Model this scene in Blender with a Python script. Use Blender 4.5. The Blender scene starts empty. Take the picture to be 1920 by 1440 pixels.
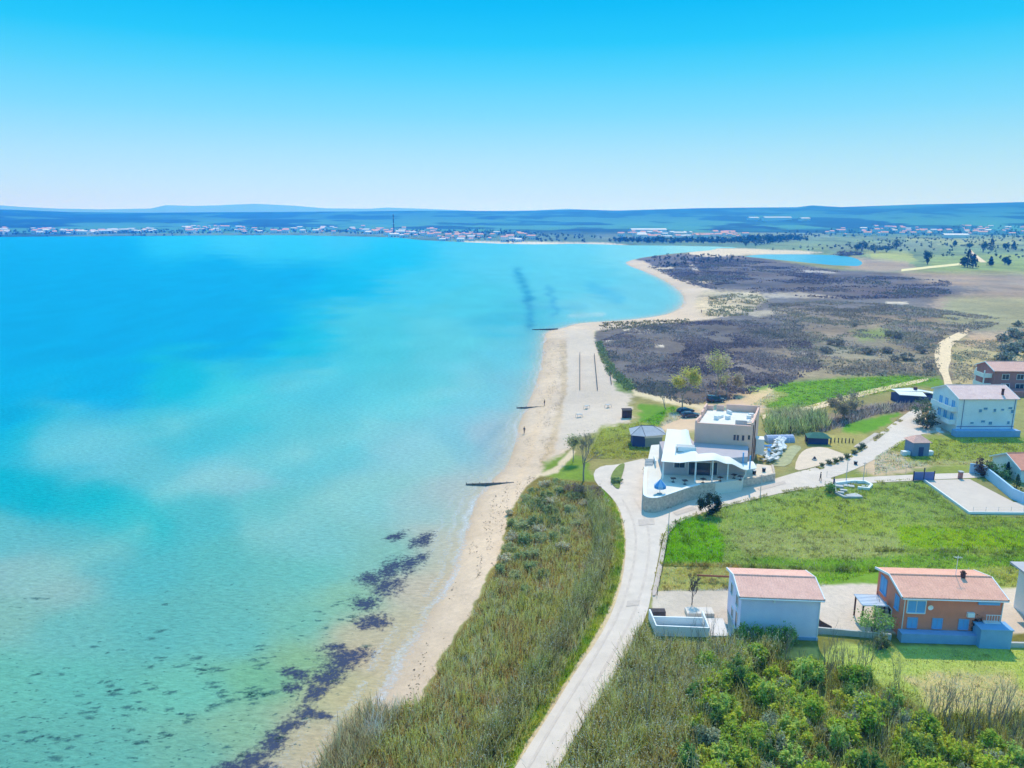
import bpy, bmesh, math, random
import numpy as np
from mathutils import Vector, Matrix
from mathutils.geometry import tessellate_polygon

random.seed(7)
rng = np.random.default_rng(11)
SC = bpy.context.scene
COL = SC.collection
R = math.radians

# ------------------------------------------------------------------ camera geometry
F = 1423.0                      # focal length in pixels of the 1920 px wide photograph
H = 52.0                        # drone height above the sea
PIT = math.atan((720 - 402) / F)
CP, SP = math.cos(PIT), math.sin(PIT)
SUN_EL, SUN_AZ = R(52), R(14)   # the sun stands ahead of the camera, a little to the right

def ray(px, py):
    px = np.asarray(px, float); py = np.asarray(py, float)
    u = (px - 960) / F; v = (720 - py) / F
    return u, CP + v * SP, -SP + v * CP

def plane_pt(px, py, z):
    a, b, c = ray(px, py); t = (z - H) / c
    return np.stack([a * t, b * t], -1)

def to_px(x, y, z):
    dep = y * CP - (z - H) * SP; up = y * SP + (z - H) * CP
    dep = np.maximum(dep, 1e-3)
    return 960 + F * x / dep, 720 - F * up / dep

# ------------------------------------------------------------------ numeric helpers
def hash2(ix, iy, seed):
    n = (ix.astype(np.int64) * 374761393 + iy.astype(np.int64) * 668265263 + seed * 974711) & 0xffffffff
    n = ((n ^ (n >> 13)) * 1274126177) & 0xffffffff
    return ((n ^ (n >> 16)) & 0xffff) / 65535.0

def vnoise(x, y, seed=0):
    ix = np.floor(x); iy = np.floor(y)
    fx = x - ix; fy = y - iy
    fx = fx * fx * (3 - 2 * fx); fy = fy * fy * (3 - 2 * fy)
    a = hash2(ix, iy, seed); b = hash2(ix + 1, iy, seed)
    c = hash2(ix, iy + 1, seed); d = hash2(ix + 1, iy + 1, seed)
    return (a * (1 - fx) + b * fx) * (1 - fy) + (c * (1 - fx) + d * fx) * fy

def fbm(x, y, seed=0, octv=4):
    s = 0; a = 0.5; t = 0
    for k in range(octv):
        s = s + a * vnoise(x * 2 ** k, y * 2 ** k, seed + k * 17); t += a; a *= 0.5
    return s / t

def sstep(a, b, x):
    t = np.clip((x - a) / (b - a), 0, 1)
    return t * t * (3 - 2 * t)

def inside(poly, x, y):
    poly = np.asarray(poly, float); r = np.zeros(np.shape(x), bool)
    n = len(poly); j = n - 1
    for i in range(n):
        xi, yi = poly[i]; xj, yj = poly[j]
        if yi != yj:
            r ^= ((yi > y) != (yj > y)) & (x < (xj - xi) * (y - yi) / (yj - yi) + xi)
        j = i
    return r

def dist_poly(poly, x, y, closed=True):
    poly = np.asarray(poly, float); n = len(poly)
    d = np.full(np.shape(x), 1e18)
    for i in range(n if closed else n - 1):
        ax, ay = poly[i]; bx, by = poly[(i + 1) % n]
        ex, ey = bx - ax, by - ay; L = ex * ex + ey * ey + 1e-12
        t = np.clip(((x - ax) * ex + (y - ay) * ey) / L, 0, 1)
        d = np.minimum(d, (x - ax - t * ex) ** 2 + (y - ay - t * ey) ** 2)
    return np.sqrt(d)

def smooth_line(pts, it=2):
    p = np.asarray(pts, float)
    for _ in range(it):
        q = np.empty((2 * len(p), 2)); q[0] = p[0]; q[-1] = p[-1]
        q[1:-1:2] = p[:-1] * 0.75 + p[1:] * 0.25
        q[2:-1:2] = p[:-1] * 0.25 + p[1:] * 0.75
        p = q
    return p

# ------------------------------------------------------------------ the shore
SHORE_PX = [(1330, 470), (1285, 474), (1240, 478), (1200, 484), (1173, 491), (1176, 497), (1200, 506), (1240, 522), (1268, 540), (1284, 556),
            (1281, 573), (1262, 586), (1235, 593), (1190, 599), (1140, 603), (1085, 606), (1066, 612), (1050, 617), (1022, 621), (1019, 650),
            (1015, 685), (1005, 722), (990, 758), (974, 792), (967, 830), (955, 868), (925, 900), (896, 928), (884, 962), (873, 1000),
            (854, 1058), (828, 1110), (800, 1160), (768, 1212), (734, 1265), (700, 1312), (668, 1355), (640, 1400), (606, 1450), (560, 1530)]
NEAR = smooth_line(plane_pt([p[0] for p in SHORE_PX], [p[1] for p in SHORE_PX], 0.0), 2)
FAR_PX = [(-900, 449), (-300, 447), (0, 444), (150, 443), (300, 442), (420, 441), (560, 441), (660, 443), (740, 445), (790, 450), (850, 453), (930, 456.5),
          (1000, 458), (1080, 457), (1130, 458), (1180, 460), (1260, 460.5), (1340, 462), (1385, 464), (1365, 467)]
FARL = plane_pt([p[0] for p in FAR_PX], [p[1] for p in FAR_PX], 0.0)
SEA = np.vstack([NEAR, [[NEAR[-1][0] - 20, -40], [-2600, -40]], FARL])
POND_PX = [(1392, 481), (1420, 477), (1470, 476.5), (1535, 477), (1580, 479), (1606, 484), (1619, 493), (1612, 499), (1590, 501), (1540, 496), (1480, 490), (1440, 486)]
POND = smooth_line(plane_pt([p[0] for p in POND_PX + POND_PX[:1]], [p[1] for p in POND_PX + POND_PX[:1]], 0.0), 1)[:-1]
SHOREALL = np.vstack([NEAR])

SKY_L = [(-900, 398), (-300, 396), (0, 395), (60, 396), (150, 399), (300, 400), (450, 399), (600, 398), (800, 396), (960, 397), (1080, 394), (1150, 396),
         (1300, 392), (1480, 391), (1508, 388), (1560, 391), (1700, 387), (1800, 386), (1920, 384), (2300, 384), (3200, 388)]
SKY_F = [(-900, 390), (-300, 387), (0, 387), (60, 390.5), (130, 393), (210, 394), (300, 392.5), (328, 387), (380, 388), (420, 387), (490, 384), (560, 387), (620, 391.5),
         (700, 392), (730, 390), (800, 392), (900, 396), (1000, 395), (1060, 392), (1120, 395), (1300, 396), (3200, 398)]

def ridge(prof, x, y, rr):
    az = 960 + F * x / np.maximum(y, 1.0)
    yy = np.interp(az, [p[0] for p in prof], [p[1] for p in prof])
    return H + (402 - yy) / F * rr

def sdist(x, y):
    """distance to the nearest shore: positive on land, negative on the water"""
    shp = np.shape(x); x = np.ravel(x); y = np.ravel(y); out = np.empty(len(x))
    for s in range(0, len(x), 200000):
        a = x[s:s + 200000]; b = y[s:s + 200000]
        d = np.minimum(dist_poly(NEAR, a, b, False), dist_poly(FARL, a, b, False))
        dp = dist_poly(POND, a, b)
        d = np.minimum(d, dp)
        ins = inside(SEA, a, b) | inside(POND, a, b)
        out[s:s + 200000] = np.where(ins, -d, d)
    return out.reshape(shp)

def height(x, y, d=None):
    x = np.asarray(x, float); y = np.asarray(y, float)
    if d is None: d = sdist(x, y)
    r = np.hypot(x, y)
    land = 3.0 * (1 - np.exp(-np.maximum(d, 0) / 15.0))
    sea = -2.0 * (1 - np.exp(np.minimum(d, 0) / 25.0))
    h = np.where(d > 0, land, sea)
    t = sstep(2350, 5500, r) ** 1.35
    top = ridge(SKY_L, x, y, 5500.0)
    n = (fbm(x / 900 + 3, y / 330 + 9, 5) - 0.5)
    h = h + np.where(r > 2350, t * top + n * 22 * sstep(2350, 3300, r) * (1 - sstep(4700, 5500, r)), 0)
    rt = sstep(6500, 9500, r)
    h = np.where(r > 5600, np.where(r > 6500, 20 + rt * (ridge(SKY_F, x, y, 9500.0) - 20), top - (top - 20) * sstep(5600, 6500, r)), h)
    return h

def G(px, py):
    """ground points (N,3) seen at photograph pixels"""
    px = np.atleast_1d(np.asarray(px, float)); py = np.atleast_1d(np.asarray(py, float))
    out = np.zeros((len(px), 3))
    a, b, c = ray(px, py)
    p = plane_pt(px, py, 3.0)
    near = (p[:, 1] > 0) & (np.hypot(p[:, 0], p[:, 1]) < 2200) & (c < 0)
    z = np.full(len(px), 2.0)
    for _ in range(7):
        t = (z - H) / np.minimum(c, -1e-4)
        z = np.where(near, np.maximum(height(a * t, b * t), 0.0), z)
    t = (z - H) / np.minimum(c, -1e-4)
    out[:, 0] = a * t; out[:, 1] = b * t; out[:, 2] = z
    for i in np.where(~near)[0]:
        rs = np.geomspace(1900, 9500, 500)
        hh = np.hypot(a[i], b[i]); zz = H + c[i] / hh * rs
        gx, gy = a[i] / hh * rs, b[i] / hh * rs
        g = 3 + (height(gx, gy, np.full(len(rs), 400.0)) - 3)
        k = np.where(zz <= g)[0]
        k = k[0] if len(k) else len(rs) - 1
        out[i] = (gx[k], gy[k], g[k])
    return out

def g1(px, py):
    return Vector(G([px], [py])[0])

# ------------------------------------------------------------------ colours and materials
LIT = np.array([1.06, 1.29, 1.66])       # light on sunlit level ground, per channel
def lin(c):
    c = np.asarray(c, float) / 255.0
    return np.where(c <= 0.04045, c / 12.92, ((c + 0.055) / 1.055) ** 2.4)
def alb(c, k=1.0):
    """real base colour of a surface that looks like the sRGB colour c in full sun"""
    return np.clip(lin(c) / LIT * k, 0.003, 0.86)

MATS = {}
def mat(name, col, rough=0.85, var=0.12, scale=1.5, bump=0.0, spec=0.25, metal=0.0, linear=False):
    if name in MATS: return MATS[name]
    m = bpy.data.materials.new(name); m.use_nodes = True
    nt = m.node_tree; N = nt.nodes; L = nt.links
    b = N['Principled BSDF']
    c = np.array(col, float) if linear else alb(col)
    b.inputs['Roughness'].default_value = rough
    b.inputs['Specular IOR Level'].default_value = spec
    b.inputs['Metallic'].default_value = metal
    tc = N.new('ShaderNodeTexCoord')
    n1 = N.new('ShaderNodeTexNoise'); n1.inputs['Scale'].default_value = scale; n1.inputs['Detail'].default_value = 5
    n1.inputs['Roughness'].default_value = 0.65
    L.new(tc.outputs['Object'], n1.inputs['Vector'])
    cr = N.new('ShaderNodeValToRGB')
    cr.color_ramp.elements[0].position = 0.3; cr.color_ramp.elements[1].position = 0.7
    cr.color_ramp.elements[0].color = (*np.clip(c * (1 - var), 0, 1), 1)
    cr.color_ramp.elements[1].color = (*np.clip(c * (1 + var), 0, 0.9), 1)
    L.new(n1.outputs['Fac'], cr.inputs['Fac']); L.new(cr.outputs['Color'], b.inputs['Base Color'])
    if bump:
        bp = N.new('ShaderNodeBump'); bp.inputs['Strength'].default_value = bump; bp.inputs['Distance'].default_value = 0.05
        n2 = N.new('ShaderNodeTexNoise'); n2.inputs['Scale'].default_value = scale * 6; n2.inputs['Detail'].default_value = 3
        L.new(tc.outputs['Object'], n2.inputs['Vector']); L.new(n2.outputs['Fac'], bp.inputs['Height']); L.new(bp.outputs['Normal'], b.inputs['Normal'])
    MATS[name] = m
    return m

def tile_mat(name, col, period=0.35, axis='X'):
    """clay tiles laid in rolls running down the slope"""
    m = mat(name, col, 0.85, 0.12, 0.8, linear=True)
    nt = m.node_tree; N = nt.nodes; L = nt.links; b = N['Principled BSDF']
    tc = [n for n in N if n.type == 'TEX_COORD'][0]
    w = N.new('ShaderNodeTexWave'); w.bands_direction = axis; w.inputs['Scale'].default_value = 0.314 / period
    w.inputs['Distortion'].default_value = 0.3
    L.new(tc.outputs['Object'], w.inputs['Vector'])
    bp = N.new('ShaderNodeBump'); bp.inputs['Strength'].default_value = 0.5; bp.inputs['Distance'].default_value = 0.06
    L.new(w.outputs['Fac'], bp.inputs['Height']); L.new(bp.outputs['Normal'], b.inputs['Normal'])
    n = N.new('ShaderNodeTexNoise'); n.inputs['Scale'].default_value = 9; n.inputs['Detail'].default_value = 1
    L.new(tc.outputs['Object'], n.inputs['Vector'])
    mx = N.new('ShaderNodeMix'); mx.data_type = 'RGBA'; mx.blend_type = 'MULTIPLY'
    mr = N.new('ShaderNodeMapRange'); mr.inputs['From Min'].default_value = 0.35; mr.inputs['From Max'].default_value = 0.65
    mr.inputs['To Min'].default_value = 0.86; mr.inputs['To Max'].default_value = 1.1
    L.new(n.outputs['Fac'], mr.inputs['Value'])
    cr = [x for x in N if x.type == 'VALTORGB'][0]
    mx.inputs[0].default_value = 1.0
    L.new(cr.outputs['Color'], mx.inputs[6]); L.new(mr.outputs['Result'], mx.inputs[7]); L.new(mx.outputs[2], b.inputs['Base Color'])
    return m

def ground_mat(name, sat=1.0):
    """base colour from the sheet's own painted patches, broken up by grain; alpha holds how grainy the patch is"""
    m = bpy.data.materials.new(name); m.use_nodes = True
    nt = m.node_tree; N = nt.nodes; L = nt.links; b = N['Principled BSDF']
    b.inputs['Roughness'].default_value = 0.95; b.inputs['Specular IOR Level'].default_value = 0.08
    at = N.new('ShaderNodeAttribute'); at.attribute_name = 'Col'
    tc = N.new('ShaderNodeTexCoord')
    acc = None
    for sc, w in ((0.06, 0.7), (0.33, 0.9), (1.4, 0.9), (5.0, 0.7)):
        n = N.new('ShaderNodeTexNoise'); n.inputs['Scale'].default_value = sc; n.inputs['Detail'].default_value = 4; n.inputs['Roughness'].default_value = 0.7
        L.new(tc.outputs['Object'], n.inputs['Vector'])
        s = N.new('ShaderNodeMath'); s.operation = 'MULTIPLY_ADD'; s.inputs[1].default_value = w * 2; s.inputs[2].default_value = -w
        L.new(n.outputs['Fac'], s.inputs[0])
        if acc is None: acc = s.outputs[0]
        else:
            ad = N.new('ShaderNodeMath'); ad.operation = 'ADD'; L.new(acc, ad.inputs[0]); L.new(s.outputs[0], ad.inputs[1]); acc = ad.outputs[0]
    ml = N.new('ShaderNodeMath'); ml.operation = 'MULTIPLY_ADD'; ml.inputs[2].default_value = 1.0
    L.new(acc, ml.inputs[0]); L.new(at.outputs['Alpha'], ml.inputs[1])
    cl = N.new('ShaderNodeClamp'); cl.inputs['Min'].default_value = 0.3; cl.inputs['Max'].default_value = 1.9
    L.new(ml.outputs[0], cl.inputs['Value'])
    mx = N.new('ShaderNodeMix'); mx.data_type = 'RGBA'; mx.blend_type = 'MULTIPLY'; mx.inputs[0].default_value = 1.0
    L.new(at.outputs['Color'], mx.inputs[6]); L.new(cl.outputs[0], mx.inputs[7]); L.new(mx.outputs[2], b.inputs['Base Color'])
    bp = N.new('ShaderNodeBump'); bp.inputs['Strength'].default_value = 0.35; bp.inputs['Distance'].default_value = 0.12
    L.new(acc, bp.inputs['Height']); L.new(bp.outputs['Normal'], b.inputs['Normal'])
    return m

def leaf_mat(name, trans=0.3):
    m = bpy.data.materials.new(name); m.use_nodes = True
    nt = m.node_tree; N = nt.nodes; L = nt.links
    for n in list(N): N.remove(n)
    o = N.new('ShaderNodeOutputMaterial'); d = N.new('ShaderNodeBsdfDiffuse'); t = N.new('ShaderNodeBsdfTranslucent')
    mx = N.new('ShaderNodeMixShader'); mx.inputs[0].default_value = trans
    at = N.new('ShaderNodeAttribute'); at.attribute_name = 'Col'
    L.new(at.outputs['Color'], d.inputs[0]); L.new(at.outputs['Color'], t.inputs[0])
    L.new(d.outputs[0], mx.inputs[1]); L.new(t.outputs[0], mx.inputs[2]); L.new(mx.outputs[0], o.inputs[0])
    return m

# ------------------------------------------------------------------ object helpers
def tag(o, label=None, cat=None, group=None, kind=None):
    if label: o['label'] = label
    if cat: o['category'] = cat
    if group: o['group'] = group
    if kind: o['kind'] = kind
    return o

def empty(name, loc, rz, label, cat, group=None):
    o = bpy.data.objects.new(name, None); COL.objects.link(o)
    o.location = loc; o.rotation_euler = (0, 0, rz); o.empty_display_size = 0.3
    return tag(o, label, cat, group)

def np_mesh(name, verts, faces, col=None, m=None, smooth=False, parent=None, extra=None):
    me = bpy.data.meshes.new(name)
    verts = np.ascontiguousarray(verts, np.float32); faces = np.ascontiguousarray(faces, np.int32)
    k = faces.shape[1]
    me.vertices.add(len(verts)); me.vertices.foreach_set('co', verts.ravel())
    me.loops.add(faces.size); me.loops.foreach_set('vertex_index', faces.ravel())
    me.polygons.add(len(faces)); me.polygons.foreach_set('loop_start', np.arange(0, faces.size, k, dtype=np.int32))
    me.polygons.foreach_set('loop_total', np.full(len(faces), k, np.int32))
    if smooth: me.polygons.foreach_set('use_smooth', np.ones(len(faces), bool))
    if col is not None:
        if col.shape[1] == 3: col = np.hstack([col, np.ones((len(col), 1))])
        a = me.attributes.new('Col', 'FLOAT_COLOR', 'POINT')
        a.data.foreach_set('color', np.ascontiguousarray(col, np.float32).ravel())
    if extra is not None:
        a = me.attributes.new('amt', 'FLOAT', 'POINT'); a.data.foreach_set('value', np.ascontiguousarray(extra, np.float32))
    me.update(calc_edges=True)
    if m: me.materials.append(m)
    o = bpy.data.objects.new(name, me); COL.objects.link(o)
    if parent: o.parent = parent
    return o

class MB:
    """collects boxes, prisms, tubes and polygons for ONE mesh object"""
    def __init__(s): s.v = []; s.f = []; s.mi = []
    def poly(s, pts, mi=0):
        n = len(s.v); s.v += [tuple(p) for p in pts]; s.f.append(list(range(n, n + len(pts)))); s.mi.append(mi); return s
    def box(s, cx, cy, cz, sx, sy, sz, rz=0, mi=0):
        """cz is the bottom"""
        n = len(s.v); c, d = math.cos(rz), math.sin(rz)
        for z in (cz, cz + sz):
            for x, y in ((-sx / 2, -sy / 2), (sx / 2, -sy / 2), (sx / 2, sy / 2), (-sx / 2, sy / 2)):
                s.v.append((cx + x * c - y * d, cy + x * d + y * c, z))
        for q in ((3, 2, 1, 0), (4, 5, 6, 7), (0, 1, 5, 4), (1, 2, 6, 5), (2, 3, 7, 6), (3, 0, 4, 7)):
            s.f.append([n + i for i in q]); s.mi.append(mi)
        return s
    def prism(s, pts, z0, z1, mi=0):
        """pts counter-clockwise; z0/z1 numbers or lists"""
        k = len(pts); n = len(s.v)
        za = z0 if hasattr(z0, '__len__') else [z0] * k; zb = z1 if hasattr(z1, '__len__') else [z1] * k
        s.v += [(p[0], p[1], za[i]) for i, p in enumerate(pts)] + [(p[0], p[1], zb[i]) for i, p in enumerate(pts)]
        for i in range(k):
            j = (i + 1) % k; s.f.append([n + i, n + j, n + k + j, n + k + i]); s.mi.append(mi)
        s.f.append([n + k + i for i in range(k)]); s.mi.append(mi)
        s.f.append([n + i for i in reversed(range(k))]); s.mi.append(mi)
        return s
    def tube(s, p0, p1, r0, r1=None, n=6, mi=0, cap=True):
        r1 = r0 if r1 is None else r1
        p0 = Vector(p0); p1 = Vector(p1); d = (p1 - p0).normalized()
        a = d.orthogonal().normalized(); b = d.cross(a); k = len(s.v)
        for p, r in ((p0, r0), (p1, r1)):
            for i in range(n):
                t = 2 * math.pi * i / n; s.v.append(tuple(p + (a * math.cos(t) + b * math.sin(t)) * r))
        for i in range(n):
            j = (i + 1) % n; s.f.append([k + i, k + j, k + n + j, k + n + i]); s.mi.append(mi)
        if cap:
            s.f.append([k + n + i for i in range(n)]); s.mi.append(mi); s.f.append([k + i for i in reversed(range(n))]); s.mi.append(mi)
        return s
    def build(s, name, mats, parent=None, bevel=0.0, smooth=False):
        me = bpy.data.meshes.new(name); me.from_pydata(s.v, [], s.f)
        for m in (mats if isinstance(mats, (list, tuple)) else [mats]): me.materials.append(m)
        me.polygons.foreach_set('material_index', s.mi)
        if bevel:
            bm = bmesh.new(); bm.from_mesh(me)
            bmesh.ops.bevel(bm, geom=[e for e in bm.edges], offset=bevel, segments=1, affect='EDGES', clamp_overlap=True)
            bm.to_mesh(me); bm.free()
        if smooth: me.polygons.foreach_set('use_smooth', [True] * len(me.polygons))
        me.update()
        o = bpy.data.objects.new(name, me); COL.objects.link(o)
        if parent: o.parent = parent
        return o

def copy_tree(o, parent=None):
    c = o.copy(); COL.objects.link(c)
    if parent: c.parent = parent
    for ch in list(o.children): copy_tree(ch, c)
    return c

def sheet(name, px_poly, m, lift, maxlen=4.0, it=1, kind='structure', zfun=None, raw=None):
    """a thin sheet draped on the ground inside an outline"""
    if raw is None:
        p = np.asarray(px_poly, float)
        w = G(p[:, 0], p[:, 1])[:, :2]
    else: w = np.asarray(raw, float)
    if it:
        w = smooth_line(np.vstack([w, w[:1]]), it)[:-1]
    tri = tessellate_polygon([[Vector((a, b, 0)) for a, b in w]])
    bm = bmesh.new(); vs = [bm.verts.new((a, b, 0)) for a, b in w]
    for t in tri:
        try: bm.faces.new([vs[i] for i in t])
        except ValueError: pass
    for _ in range(9):
        es = [e for e in bm.edges if e.calc_length() > maxlen]
        if not es: break
        bmesh.ops.subdivide_edges(bm, edges=es, cuts=1, use_grid_fill=False)
        bmesh.ops.triangulate(bm, faces=[f for f in bm.faces if len(f.verts) > 3])
    bm.verts.ensure_lookup_table()
    xy = np.array([(v.co.x, v.co.y) for v in bm.verts])
    z = height(xy[:, 0], xy[:, 1]) + lift
    for v, q in zip(bm.verts, z): v.co.z = q
    bmesh.ops.recalc_face_normals(bm, faces=bm.faces)
    if sum(f.normal.z for f in bm.faces) < 0: bmesh.ops.reverse_faces(bm, faces=bm.faces)
    me = bpy.data.meshes.new(name); bm.to_mesh(me); bm.free(); me.materials.append(m)
    o = bpy.data.objects.new(name, me); COL.objects.link(o)
    return tag(o, kind=kind)

def scatter(px_poly, n, cond=None):
    p = np.asarray(px_poly, float); w = G(p[:, 0], p[:, 1])[:, :2]
    lo, hi = w.min(0), w.max(0); out = []; got = 0
    while got < n:
        q = lo + rng.random((max(n * 2, 200), 2)) * (hi - lo)
        k = inside(w, q[:, 0], q[:, 1])
        if cond is not None: k &= cond(q[:, 0], q[:, 1])
        q = q[k]
        if len(q) == 0: break
        out.append(q); got += len(q)
    if not out: return np.zeros((0, 3))
    q = np.vstack(out)[:n]
    return np.column_stack([q, height(q[:, 0], q[:, 1])])

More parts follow.
